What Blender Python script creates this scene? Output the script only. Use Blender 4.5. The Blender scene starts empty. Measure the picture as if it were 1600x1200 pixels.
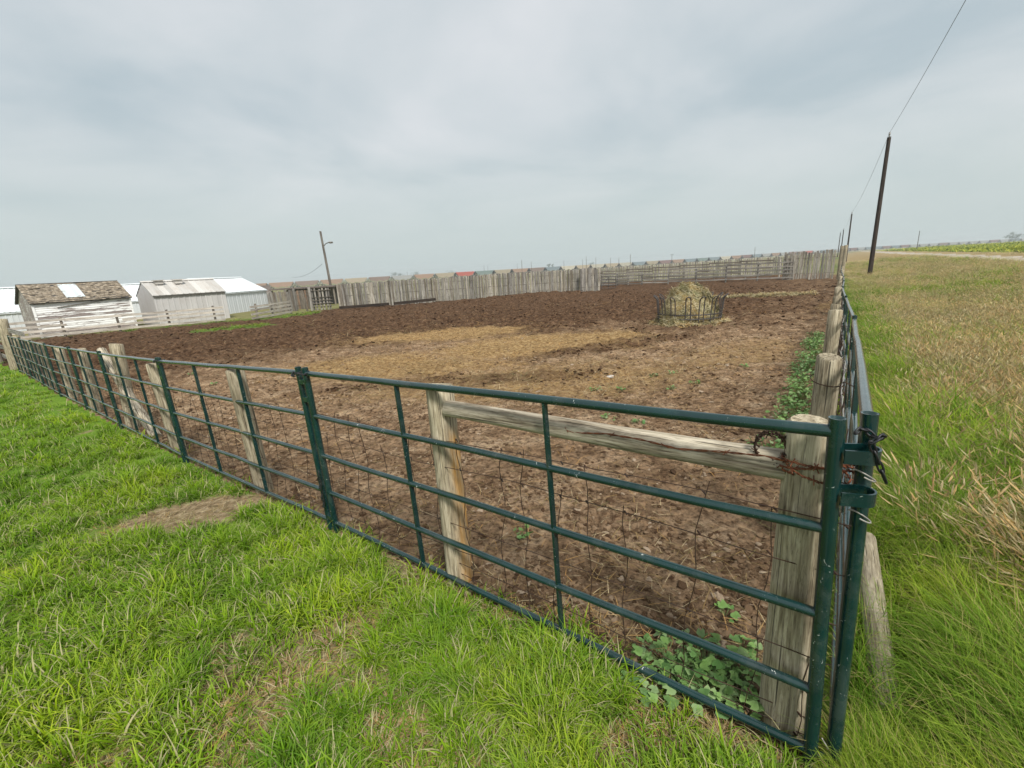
import bpy, math, random
import numpy as np
from mathutils import Matrix, Vector, Euler

random.seed(7)
rng = np.random.default_rng(11)
S = bpy.context.scene
COL = S.collection
R = math.radians

# ------------------------------------------------------------------ camera
CAM_H = 1.85
PITCH, ROLL, FPX = R(14.5), R(3.3), 690.0
cd = bpy.data.cameras.new('camera')
cd.sensor_width = 36.0
cd.lens = FPX / 1600 * 36.0
cd.clip_start = 0.05
cd.clip_end = 9000
cam = bpy.data.objects.new('camera', cd)
COL.objects.link(cam)
_f = Vector((0, math.cos(PITCH), -math.sin(PITCH)))
_u0 = Vector((0, math.sin(PITCH), math.cos(PITCH)))
_x0 = Vector((1, 0, 0))
_r = _x0 * math.cos(ROLL) - _u0 * math.sin(ROLL)
_u = _x0 * math.sin(ROLL) + _u0 * math.cos(ROLL)
M = Matrix((( _r.x, _u.x, -_f.x, 0), (_r.y, _u.y, -_f.y, 0), (_r.z, _u.z, -_f.z, CAM_H), (0, 0, 0, 1)))
cam.matrix_world = M
S.camera = cam

# ------------------------------------------------------------------ sky, sun, exposure
SUN_EL, SUN_AZ = R(50), R(160)          # azimuth clockwise from +Y: high, behind the right shoulder
W = bpy.data.worlds.new('World')
S.world = W
W.use_nodes = True
wn = W.node_tree
wn.nodes.clear()
out = wn.nodes.new('ShaderNodeOutputWorld')
bg = wn.nodes.new('ShaderNodeBackground')
bg.inputs['Strength'].default_value = 0.0505
sky = wn.nodes.new('ShaderNodeTexSky')
sky.sky_type = 'NISHITA'
sky.sun_disc = False
sky.sun_elevation = SUN_EL
sky.sun_rotation = SUN_AZ
sky.air_density = 1.5
sky.dust_density = 4
tc = wn.nodes.new('ShaderNodeTexCoord')
sep = wn.nodes.new('ShaderNodeSeparateXYZ')
wn.links.new(tc.outputs['Generated'], sep.inputs[0])
# flatten the cloud deck: project the view direction on a plane
zc = wn.nodes.new('ShaderNodeMath'); zc.operation = 'MAXIMUM'; zc.inputs[1].default_value = 0.0
wn.links.new(sep.outputs['Z'], zc.inputs[0])
za = wn.nodes.new('ShaderNodeMath'); za.operation = 'ADD'; za.inputs[1].default_value = 0.16
wn.links.new(zc.outputs[0], za.inputs[0])
dx = wn.nodes.new('ShaderNodeMath'); dx.operation = 'DIVIDE'
dy = wn.nodes.new('ShaderNodeMath'); dy.operation = 'DIVIDE'
wn.links.new(sep.outputs['X'], dx.inputs[0]); wn.links.new(za.outputs[0], dx.inputs[1])
wn.links.new(sep.outputs['Y'], dy.inputs[0]); wn.links.new(za.outputs[0], dy.inputs[1])
cmb = wn.nodes.new('ShaderNodeCombineXYZ')
wn.links.new(dx.outputs[0], cmb.inputs[0]); wn.links.new(dy.outputs[0], cmb.inputs[1])
n1 = wn.nodes.new('ShaderNodeTexNoise')
n1.inputs['Scale'].default_value = 0.85; n1.inputs['Detail'].default_value = 5.0
n1.inputs['Roughness'].default_value = 0.5; n1.inputs['Distortion'].default_value = 0.35
wn.links.new(cmb.outputs[0], n1.inputs['Vector'])
rp = wn.nodes.new('ShaderNodeValToRGB')
rp.color_ramp.elements[0].position = 0.33; rp.color_ramp.elements[0].color = (3.25, 3.82, 4.12, 1)
rp.color_ramp.elements[1].position = 0.66; rp.color_ramp.elements[1].color = (5.15, 5.28, 5.45, 1)
e = rp.color_ramp.elements.new(0.48); e.color = (4.22, 4.58, 4.78, 1)
wn.links.new(n1.outputs['Fac'], rp.inputs[0])
# towards the horizon the deck melts into an even pale haze
hz = wn.nodes.new('ShaderNodeMapRange'); hz.inputs['From Min'].default_value = 0.02; hz.inputs['From Max'].default_value = 0.30
hz.interpolation_type = 'SMOOTHSTEP'
wn.links.new(sep.outputs['Z'], hz.inputs['Value'])
mh = wn.nodes.new('ShaderNodeMix'); mh.data_type = 'RGBA'
mh.inputs['A'].default_value = (3.95, 4.48, 4.50, 1)
wn.links.new(hz.outputs[0], mh.inputs['Factor']); wn.links.new(rp.outputs[0], mh.inputs['B'])
ms = wn.nodes.new('ShaderNodeMix'); ms.data_type = 'RGBA'; ms.inputs['Factor'].default_value = 0.94
wn.links.new(sky.outputs[0], ms.inputs['A']); wn.links.new(mh.outputs['Result'], ms.inputs['B'])
wn.links.new(ms.outputs['Result'], bg.inputs['Color'])
wn.links.new(bg.outputs[0], out.inputs['Surface'])

sl = bpy.data.lights.new('sun', 'SUN')
sl.energy = 1.5; sl.angle = R(13); sl.color = (1.0, 0.965, 0.90)
so = bpy.data.objects.new('sun', sl); COL.objects.link(so)
_sd = Vector((math.sin(SUN_AZ) * math.cos(SUN_EL), math.cos(SUN_AZ) * math.cos(SUN_EL), math.sin(SUN_EL)))
so.rotation_euler = _sd.to_track_quat('Z', 'Y').to_euler()
so.location = (0, 0, 60)

S.view_settings.view_transform = 'Standard'
S.view_settings.look = 'None'
S.view_settings.exposure = 1.58
S.view_settings.gamma = 1.0
S.view_settings.use_curve_mapping = False
S.cycles.max_bounces = 5
S.cycles.diffuse_bounces = 3
S.cycles.volume_bounces = 0
S.cycles.transparent_max_bounces = 4

# ------------------------------------------------------------------ small helpers
def ray(px, py):
    x = (px - 800) / FPX; y = -(py - 600) / FPX
    c, s = math.cos(ROLL), math.sin(ROLL)
    xr = x * c + y * s; yr = -x * s + y * c
    cp, sp = math.cos(PITCH), math.sin(PITCH)
    return np.array([xr, cp + yr * sp, yr * cp - sp])

def at_dist(px, py, d):
    """world point seen in direction (px,py) at horizontal distance d"""
    r = ray(px, py); k = d / math.hypot(r[0], r[1])
    return r[0] * k, r[1] * k, CAM_H + r[2] * k

def sst(a, b, x):
    t = np.clip((np.asarray(x, float) - a) / (b - a), 0, 1); return t * t * (3 - 2 * t)

_perm = np.random.default_rng(5).random((256, 256))
def vn(x, y, seed=0):
    x = np.asarray(x, float) + seed * 17.13; y = np.asarray(y, float) + seed * 9.71
    xi = np.floor(x).astype(int); yi = np.floor(y).astype(int)
    fx = x - xi; fy = y - yi
    fx = fx * fx * (3 - 2 * fx); fy = fy * fy * (3 - 2 * fy)
    g = lambda a, b: _perm[a & 255, b & 255]
    return (g(xi, yi) * (1 - fx) * (1 - fy) + g(xi + 1, yi) * fx * (1 - fy)
            + g(xi, yi + 1) * (1 - fx) * fy + g(xi + 1, yi + 1) * fx * fy)
def fbm(x, y, seed=0, o=4):
    s = 0; a = .5; t = 0
    for k in range(o):
        s = s + a * vn(x * 2 ** k, y * 2 ** k, seed + k); t += a; a *= .5
    return s / t

R0 = np.array([1.047, 1.222])                                  # the fence corner
UR = np.array([math.cos(R(53.3)), math.sin(R(53.3))])        # along the right-hand fence
UF = np.array([math.cos(R(142.0)), math.sin(R(142.0))])      # along the front fence
NR = np.array([UR[1], -UR[0]])                               # towards the roadside
NF = np.array([UF[1], -UF[0]])                               # into the yard

def terr(x, y):
    x = np.asarray(x, float); y = np.asarray(y, float)
    d = np.hypot(x, y)
    z = -1.0 * (1 - np.exp(-np.maximum(0, d - 1.2) / 14))
    q = (x - R0[0]) * NR[0] + (y - R0[1]) * NR[1]
    az = np.degrees(np.arctan2(x, y))
    z = z * (1 - .2 * sst(5, 30, az))
    road = sst(.5, 9, q)
    z = z * (1 - road) + (-.05) * road * sst(2, 9, d)
    w = 1 - sst(20, 36, az)
    z = z - 1.6 * w * sst(80, 330, d)
    z = z + .55 * np.exp(-(((x - 3.0) / 7.5) ** 2 + ((y - 42) / 4.0) ** 2))
    z = z + .22 * np.exp(-(((x - 0.5) / 5.5) ** 2 + ((y - 25) / 4.0) ** 2))
    return z
def T(x, y): return float(terr(x, y))
def yaw(u): return math.atan2(u[1], u[0])

class MB:
    def __init__(s): s.v = []; s.f = []; s.n = 0
    def add(s, v, f):
        v = [tuple(map(float, p)) for p in v]
        s.f += [tuple(i + s.n for i in q) for q in f]; s.v += v; s.n += len(v); return s
    def box(s, c, d, m=None):
        x, y, z = c; a, b, e = d[0] / 2, d[1] / 2, d[2] / 2
        v = [(x + i * a, y + j * b, z + k * e) for k in (-1, 1) for i, j in ((-1, -1), (1, -1), (1, 1), (-1, 1))]
        if m is not None: v = [tuple(m @ Vector(p)) for p in v]
        return s.add(v, [(0, 3, 2, 1), (4, 5, 6, 7), (0, 1, 5, 4), (1, 2, 6, 5), (2, 3, 7, 6), (3, 0, 4, 7)])
    def bar(s, p, q, w, h):
        """rectangular bar from p to q, w across, h along the other side"""
        p = Vector(p); q = Vector(q); d = q - p; L = d.length
        m = Matrix.Translation((p + q) / 2) @ d.to_track_quat('Z', 'Y').to_matrix().to_4x4()
        return s.box((0, 0, 0), (w, h, L), m)
    def tube(s, pts, r, n=8, cap=True, closed=False, flat=1.0):
        P = [Vector(p) for p in pts]; K = len(P)
        rs = r if hasattr(r, '__len__') else [r] * K
        base = None; rings = []
        for i, p in enumerate(P):
            if closed: t = P[(i + 1) % K] - P[i - 1]
            else: t = P[min(i + 1, K - 1)] - P[max(i - 1, 0)]
            t.normalize()
            if base is None:
                base = t.orthogonal().normalized()
            base = (base - t * base.dot(t))
            if base.length < 1e-6: base = t.orthogonal()
            base.normalize(); b2 = t.cross(base)
            rings.append([p + (base * math.cos(2 * math.pi * k / n) + b2 * math.sin(2 * math.pi * k / n) * flat) * rs[i] for k in range(n)])
        v = [q for rg in rings for q in rg]; f = []
        for i in range(K if closed else K - 1):
            j = (i + 1) % K
            for k in range(n):
                f.append((i * n + k, i * n + (k + 1) % n, j * n + (k + 1) % n, j * n + k))
        s.add(v, f)
        if cap and not closed:
            s.add(rings[0], [tuple(reversed(range(n)))]); s.add(rings[-1], [tuple(range(n))])
        return s
    def mesh(s, name, smooth=True):
        me = bpy.data.meshes.new(name); me.from_pydata(s.v, [], s.f)
        if smooth: me.polygons.foreach_set('use_smooth', [True] * len(me.polygons))
        me.update(); return me

def link(name, me, mat=None, parent=None, loc=(0, 0, 0), rot=(0, 0, 0)):
    o = bpy.data.objects.new(name, me); COL.objects.link(o)
    if mat is not None and len(me.materials) == 0: me.materials.append(mat)
    o.parent = parent; o.location = loc; o.rotation_euler = rot
    return o
def part(name, mb, mat, parent=None, loc=(0, 0, 0), rot=(0, 0, 0), smooth=True):
    return link(name, mb.mesh(name, smooth), mat, parent, loc, rot)
def tag(o, label=None, cat=None, group=None, kind=None):
    if label: o['label'] = label
    if cat: o['category'] = cat
    if group: o['group'] = group
    if kind: o['kind'] = kind
    return o
def thing(name, label, cat, loc, rz=0, group=None):
    o = bpy.data.objects.new(name, None); COL.objects.link(o)
    o.empty_display_size = .2
    o.location = loc; o.rotation_euler = (0, 0, rz)
    return tag(o, label, cat, group)
def copy_tree(o, loc, rot, label=None):
    r = o.copy(); COL.objects.link(r); r.location = loc; r.rotation_euler = rot
    if label: r['label'] = label
    for c in o.children:
        k = c.copy(); COL.objects.link(k); k.parent = r
        for g in c.children:
            h = g.copy(); COL.objects.link(h); h.parent = k
    return r

# ------------------------------------------------------------------ materials
def newmat(name, rough=.8, spec=.3):
    m = bpy.data.materials.new(name); m.use_nodes = True
    b = m.node_tree.nodes['Principled BSDF']
    b.inputs['Roughness'].default_value = rough
    b.inputs['Specular IOR Level'].default_value = spec
    return m, m.node_tree, b
def nd(nt, t, **k):
    n = nt.nodes.new(t)
    for a, v in k.items():
        if a in n.inputs: n.inputs[a].default_value = v
        else: setattr(n, a, v)
    return n
def noise(nt, vec, scale, detail=4, rough=.55, dist=0):
    n = nd(nt, 'ShaderNodeTexNoise', Scale=scale, Detail=detail, Roughness=rough, Distortion=dist)
    if vec is not None: nt.links.new(vec, n.inputs['Vector'])
    return n.outputs['Fac']
def ramp(nt, fac, stops):
    n = nt.nodes.new('ShaderNodeValToRGB'); el = n.color_ramp.elements
    el[0].position, el[0].color = stops[0][0], (*stops[0][1], 1) if hasattr(stops[0][1], '__len__') else (stops[0][1],) * 3 + (1,)
    el[1].position, el[1].color = stops[-1][0], (*stops[-1][1], 1) if hasattr(stops[-1][1], '__len__') else (stops[-1][1],) * 3 + (1,)
    for p, c in stops[1:-1]:
        e = el.new(p); e.color = (*c, 1) if hasattr(c, '__len__') else (c, c, c, 1)
    nt.links.new(fac, n.inputs[0]); return n.outputs[0]
def mix(nt, fac, a, b, mode='MIX'):
    n = nt.nodes.new('ShaderNodeMix'); n.data_type = 'RGBA'; n.blend_type = mode
    for k, v in (('Factor', fac), ('A', a), ('B', b)):
        if hasattr(v, 'is_linked') or isinstance(v, bpy.types.NodeSocket): nt.links.new(v, n.inputs[k])
        elif k == 'Factor': n.inputs[k].default_value = v
        else: n.inputs[k].default_value = (*v, 1)
    return n.outputs['Result']
def mapped(nt, scale, src='Object'):
    t = nt.nodes.new('ShaderNodeTexCoord'); m = nt.nodes.new('ShaderNodeMapping')
    m.inputs['Scale'].default_value = scale
    nt.links.new(t.outputs[src], m.inputs['Vector']); return m.outputs[0]
def shifted(nt, scale):
    """object coordinates moved by a per-object amount so that copies differ"""
    t = nt.nodes.new('ShaderNodeTexCoord'); m = nt.nodes.new('ShaderNodeMapping')
    m.inputs['Scale'].default_value = scale
    oi = nt.nodes.new('ShaderNodeObjectInfo')
    mu = nd(nt, 'ShaderNodeMath', operation='MULTIPLY'); mu.inputs[1].default_value = 57.0
    nt.links.new(oi.outputs['Random'], mu.inputs[0])
    nt.links.new(mu.outputs[0], m.inputs['Location'])
    nt.links.new(t.outputs['Object'], m.inputs['Vector']); return m.outputs[0], oi.outputs['Random']
def bump(nt, b, h, strength=.5, dist=.01):
    n = nd(nt, 'ShaderNodeBump', Strength=strength, Distance=dist)
    nt.links.new(h, n.inputs['Height']); nt.links.new(n.outputs[0], b.inputs['Normal'])
def attr(nt, name):
    n = nt.nodes.new('ShaderNodeAttribute'); n.attribute_name = name; return n.outputs['Fac']

def wood(name, c_dark, c_mid, c_light, grain=(55, 55, 3.0), tint=(.72, 1.2), bstr=.6, stain=None):
    m, nt, b = newmat(name, .88, .2)
    v, rnd = shifted(nt, grain)
    g = noise(nt, v, 1.0, 6, .62, .4)
    v2, _ = shifted(nt, (grain[0] * .25, grain[1] * .25, grain[2] * .9))
    w = noise(nt, v2, 1.0, 4, .6, 1.2)
    c = ramp(nt, g, [(.30, c_dark), (.44, c_mid), (.56, c_light), (.72, c_mid)])
    vs, _ = shifted(nt, (grain[0] * 2.6, grain[1] * 2.6, grain[2] * 5.0))
    fl = noise(nt, vs, 1.0, 5, .7, .3)
    c = mix(nt, .9, c, ramp(nt, fl, [(.33, (.40, .38, .36)), (.45, (.95, .94, .92)), (.62, (1.12, 1.12, 1.1))]), 'MULTIPLY')
    blot = ramp(nt, w, [(.3, (.6, .56, .52)), (.6, (1.1, 1.08, 1.04))])
    c = mix(nt, 1.0, c, blot, 'MULTIPLY')
    v3, _ = shifted(nt, (grain[0] * 1.7, grain[1] * 1.7, grain[2] * .45))
    cr = noise(nt, v3, 1.0, 3, .5, .2)
    crack = ramp(nt, cr, [(.32, .10), (.38, 1.0)])
    c = mix(nt, .85, c, crack, 'MULTIPLY')
    if stain is not None:
        t = nt.nodes.new('ShaderNodeTexCoord'); s = nt.nodes.new('ShaderNodeSeparateXYZ'); nt.links.new(t.outputs['Object'], s.inputs[0])
        f = nd(nt, 'ShaderNodeMapRange'); f.inputs['From Min'].default_value = .0; f.inputs['From Max'].default_value = .045
        nt.links.new(s.outputs['X'], f.inputs['Value'])
        zz = nd(nt, 'ShaderNodeMapRange'); zz.inputs['From Min'].default_value = 1.08; zz.inputs['From Max'].default_value = 0.98
        nt.links.new(s.outputs['Z'], zz.inputs['Value'])
        k = nd(nt, 'ShaderNodeMath', operation='MULTIPLY'); nt.links.new(f.outputs[0], k.inputs[0]); nt.links.new(zz.outputs[0], k.inputs[1])
        k2 = nd(nt, 'ShaderNodeMath', operation='MULTIPLY'); nt.links.new(k.outputs[0], k2.inputs[0]); nt.links.new(ramp(nt, w, [(.35, .15), (.6, .85)]), k2.inputs[1])
        c = mix(nt, k2.outputs[0], c, stain)
    mr = nd(nt, 'ShaderNodeMapRange'); mr.inputs['To Min'].default_value = tint[0]; mr.inputs['To Max'].default_value = tint[1]
    nt.links.new(rnd, mr.inputs['Value'])
    hs = nd(nt, 'ShaderNodeHueSaturation'); nt.links.new(c, hs.inputs['Color']); nt.links.new(mr.outputs[0], hs.inputs['Value'])
    nt.links.new(hs.outputs[0], b.inputs['Base Color'])
    hh = mix(nt, 1.0, g, crack, 'MULTIPLY')
    bump(nt, b, hh, bstr, .008)
    return m

M_post = wood('weathered_post', (.125, .105, .076), (.275, .24, .172), (.41, .37, .285))
M_post_y = wood('stained_post', (.125, .105, .076), (.275, .24, .172), (.41, .37, .285), stain=(.34, .17, .035))
M_log = wood('bleached_log', (.13, .105, .08), (.36, .32, .25), (.50, .455, .375), tint=(.95, 1.05), bstr=1.0)
M_plank = wood('grey_plank', (.085, .078, .074), (.205, .195, .185), (.32, .31, .295), grain=(22, 22, .9), tint=(.62, 1.25))
M_plankd = wood('dark_plank', (.06, .052, .045), (.15, .13, .11), (.22, .20, .175), grain=(22, 22, .9), tint=(.7, 1.25))
M_planky = wood('pale_plank', (.15, .135, .115), (.29, .27, .235), (.40, .38, .345), grain=(22, 22, .9), tint=(.75, 1.2))
M_rail = wood('rail_wood', (.24, .21, .19), (.46, .425, .385), (.58, .55, .51), grain=(26, 26, 1.0), tint=(.75, 1.15))
M_tar = wood('creosote_pole', (.012, .009, .008), (.030, .023, .019), (.055, .042, .034), grain=(14, 14, .6), tint=(.9, 1.1))
M_gpole = wood('grey_pole', (.06, .055, .05), (.12, .11, .10), (.18, .165, .15), grain=(14, 14, .6))

def paint(name, col, rough, chips=.0, chipcol=(.6, .62, .58)):
    m, nt, b = newmat(name, rough, .5)
    v, rnd = shifted(nt, (1, 1, 1))
    a = noise(nt, v, 9, 4)
    c = ramp(nt, a, [(.3, tuple(x * .8 for x in col)), (.7, tuple(x * 1.25 for x in col))])
    dust = ramp(nt, noise(nt, v, 3.5, 6, .7), [(.52, 0.0), (.8, .22)])
    c = mix(nt, dust, c, (.22, .22, .20))
    if chips:
        k = ramp(nt, noise(nt, v, 26, 5, .75, 1.5), [(.755 - chips, 0.0), (.765 - chips, 1.0)])
        c = mix(nt, k, c, chipcol)
    nt.links.new(c, b.inputs['Base Color'])
    nt.links.new(ramp(nt, noise(nt, v, 14, 3), [(.3, rough - .06), (.7, rough + .1)]), b.inputs['Roughness'])
    bump(nt, b, noise(nt, v, 60, 2), .08, .002)
    return m
M_green = paint('green_paint', (.004, .026, .0255), .20, .085)
M_green.node_tree.nodes['Principled BSDF'].inputs['Coat Weight'].default_value = .5
M_green.node_tree.nodes['Principled BSDF'].inputs['Coat Roughness'].default_value = .12
M_rustpipe = paint('rusty_pipe', (.052, .045, .042), .6, .02, (.2, .1, .05))

m, nt, b = newmat('rusty_wire', .75, .4)
b.inputs['Metallic'].default_value = .3
nt.links.new(ramp(nt, noise(nt, mapped(nt, (1, 1, 1)), 14, 3), [(.35, (.030, .021, .016)), (.6, (.07, .036, .022)), (.75, (.16, .12, .09))]), b.inputs['Base Color'])
M_wire = m
m, nt, b = newmat('red_barbed_wire', .8, .3)
nt.links.new(ramp(nt, noise(nt, mapped(nt, (1, 1, 1)), 30, 3), [(.35, (.10, .035, .02)), (.65, (.26, .09, .04))]), b.inputs['Base Color'])
M_rust = m
m, nt, b = newmat('grey_wire', .6, .5)
b.inputs['Base Color'].default_value = (.33, .31, .28, 1); b.inputs['Metallic'].default_value = .4
M_gwire = m
m, nt, b = newmat('dark_chain', .5, .5)
b.inputs['Base Color'].default_value = (.035, .036, .038, 1); b.inputs['Metallic'].default_value = .7
M_chain = m
m, nt, b = newmat('overhead_wire', .6, .3)
b.inputs['Base Color'].default_value = (.10, .105, .11, 1)
M_cable = m
m, nt, b = newmat('insulator', .4, .5)
b.inputs['Base Color'].default_value = (.22, .21, .20, 1)
M_ins = m

def sheet(name, col, rough=.45, dirt=.25, dcol=(.32, .27, .22), tint=(.9, 1.08), metal=0.0):
    m, nt, b = newmat(name, rough, .5)
    v, rnd = shifted(nt, (1, 1, 1))
    k = ramp(nt, noise(nt, v, .9, 6, .65), [(.45, 0.0), (.75, dirt)])
    c = mix(nt, k, col, dcol)
    mr = nd(nt, 'ShaderNodeMapRange'); mr.inputs['To Min'].default_value = tint[0]; mr.inputs['To Max'].default_value = tint[1]
    nt.links.new(rnd, mr.inputs['Value'])
    hs = nd(nt, 'ShaderNodeHueSaturation'); nt.links.new(c, hs.inputs['Color']); nt.links.new(mr.outputs[0], hs.inputs['Value'])
    nt.links.new(hs.outputs[0], b.inputs['Base Color']); b.inputs['Metallic'].default_value = metal
    return m
M_tinwall = sheet('dull_tin', (.50, .485, .475), .5, .25)
M_tinroof = sheet('tin_roof', (.52, .50, .47), .45, .45, (.36, .28, .21), tint=(.78, 1.12))
M_whiteroof = sheet('white_roof', (.64, .68, .69), .45, .08, tint=(.98, 1.02))
M_whitewall = sheet('white_wall', (.58, .61, .63), .5, .1, tint=(.97, 1.03))
M_trim = sheet('dark_trim', (.07, .065, .06), .7, .2)
M_brownroof = sheet('brown_roof', (.10, .08, .07), .8, .3)
M_steelpatch = sheet('zinc_sheet', (.60, .65, .66), .4, .1)

def peel(name, amt, white=(.72, .72, .69)):
    m, nt, b = newmat(name, .75, .25)
    v, rnd = shifted(nt, (.8, 12, 12))
    a = noise(nt, v, 1.0, 7, .7, .3)
    v2, _ = shifted(nt, (.25, .8, .8))
    big = noise(nt, v2, 1.0, 3)
    b3 = nd(nt, 'ShaderNodeMath', operation='MULTIPLY'); b3.inputs[1].default_value = .3; nt.links.new(big, b3.inputs[0])
    hv = nd(nt, 'ShaderNodeMath', operation='MULTIPLY_ADD'); hv.inputs[1].default_value = .7; nt.links.new(a, hv.inputs[0]); nt.links.new(b3.outputs[0], hv.inputs[2])
    k = ramp(nt, hv.outputs[0], [(amt - .02, 1.0), (amt + .015, 0.0)])
    wc = ramp(nt, noise(nt, v, 2.3, 4), [(.3, (.17, .135, .12)), (.6, (.30, .255, .235))])
    c = mix(nt, k, white, wc)
    nt.links.new(c, b.inputs['Base Color']); bump(nt, b, k, .3, .004)
    return m
M_peel = peel('peeling_white_paint', .47, (.84, .84, .82))
M_peel2 = peel('worn_off_paint', .56)

m, nt, b = newmat('old_shingle', .95, .15)
v = mapped(nt, (1, 1, 1))
c = ramp(nt, noise(nt, v, 5.5, 5, .7), [(.32, (.13, .105, .08)), (.5, (.28, .235, .18)), (.64, (.48, .42, .34))])
geo = nt.nodes.new('ShaderNodeNewGeometry')
c = mix(nt, 1.0, c, ramp(nt, geo.outputs['Random Per Island'], [(0, (.8, .79, .78)), (.85, (1.08, 1.06, 1.03)), (1.0, (1.4, 1.35, 1.3))]), 'MULTIPLY')
nt.links.new(c, b.inputs['Base Color'])
M_shingle = m

# grasses: colour by instance, by blade height (attribute h) and by place
def grassmat(name, base, mid, tip, dry, dryamt=.25, trans=.35, zone=.35, warm=1.0):
    m, nt, b = newmat(name, .7, .03)
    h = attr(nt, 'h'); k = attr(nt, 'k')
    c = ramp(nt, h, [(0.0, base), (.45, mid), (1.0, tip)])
    oi = nt.nodes.new('ShaderNodeObjectInfo')
    pos = nt.nodes.new('ShaderNodeNewGeometry').outputs['Position']
    zn = noise(nt, pos, zone, 3, .6)
    zv = ramp(nt, zn, [(.34, (.62, .76, .74)), (.5, (.95, .97, .95)), (.66, (1.0 + .28 * warm, 1.14, 1.0 - .05 * warm))])
    c = mix(nt, 1.0, c, zv, 'MULTIPLY')
    rv = ramp(nt, oi.outputs['Random'], [(0, (.60, .70, .68)), (.6, (1.05, 1.02, 1)), (1, (1.18 + .2 * warm, 1.20, 1.12 - .12 * warm))])
    c = mix(nt, 1.0, c, rv, 'MULTIPLY')
    kd = ramp(nt, k, [(1 - dryamt - .02, 0.0), (1 - dryamt + .02, .9)])
    c = mix(nt, kd, c, dry)
    nt.links.new(c, b.inputs['Base Color'])
    tr = nt.nodes.new('ShaderNodeBsdfTranslucent'); nt.links.new(c, tr.inputs['Color'])
    mx = nt.nodes.new('ShaderNodeMixShader'); mx.inputs[0].default_value = trans
    nt.links.new(b.outputs[0], mx.inputs[1]); nt.links.new(tr.outputs[0], mx.inputs[2])
    nt.links.new(mx.outputs[0], nt.nodes['Material Output'].inputs['Surface'])
    return m
M_lawn = grassmat('lawn_blades', (.045, .085, .006), (.175, .31, .012), (.34, .46, .085), (.48, .43, .25), .11, .34, 1.1)  # lawn and roadside: darkened roots paint in the shade between blades
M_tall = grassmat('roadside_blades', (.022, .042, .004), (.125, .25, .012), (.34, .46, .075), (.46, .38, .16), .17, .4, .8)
M_seed = grassmat('seed_heads', (.10, .13, .015), (.36, .285, .115), (.60, .425, .235), (.58, .50, .31), .4, .3, .35, .1)
M_hay = grassmat('hay_strands', (.24, .17, .075), (.40, .30, .145), (.52, .42, .23), (.58, .51, .34), .3, .15, 2.4)
M_straw = grassmat('straw_bits', (.26, .17, .08), (.34, .235, .11), (.43, .32, .16), (.50, .41, .25), .25, .1, .6)
M_leaf = grassmat('mallow_leaf', (.12, .215, .055), (.19, .31, .105), (.28, .40, .18), (.32, .42, .22), .1, .3, 1.5, .2)
M_tree = grassmat('far_foliage', (.035, .06, .02), (.05, .08, .028), (.07, .105, .035), (.06, .08, .03), .1, .2)

def clodmat(name, stops):
    m, nt, b = newmat(name, .95, .03)
    oi = nt.nodes.new('ShaderNodeObjectInfo')
    c = ramp(nt, oi.outputs['Random'], stops)
    c = mix(nt, .6, c, ramp(nt, noise(nt, mapped(nt, (1, 1, 1)), 6, 4), [(.3, (.55, .52, .5)), (.7, (1.3, 1.25, 1.2))]), 'MULTIPLY')
    nt.links.new(c, b.inputs['Base Color'])
    bump(nt, b, noise(nt, mapped(nt, (1, 1, 1)), 9, 4), .6, .1)
    return m
M_clod = clodmat('mud_clod', [(0, (.085, .050, .030)), (.5, (.20, .132, .080)), (.9, (.33, .235, .15)), (1, (.50, .40, .30))])
M_clodd = clodmat('manure_clod', [(0, (.022, .011, .006)), (.5, (.066, .036, .020)), (.9, (.14, .084, .05)), (1, (.22, .145, .09))])

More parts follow.
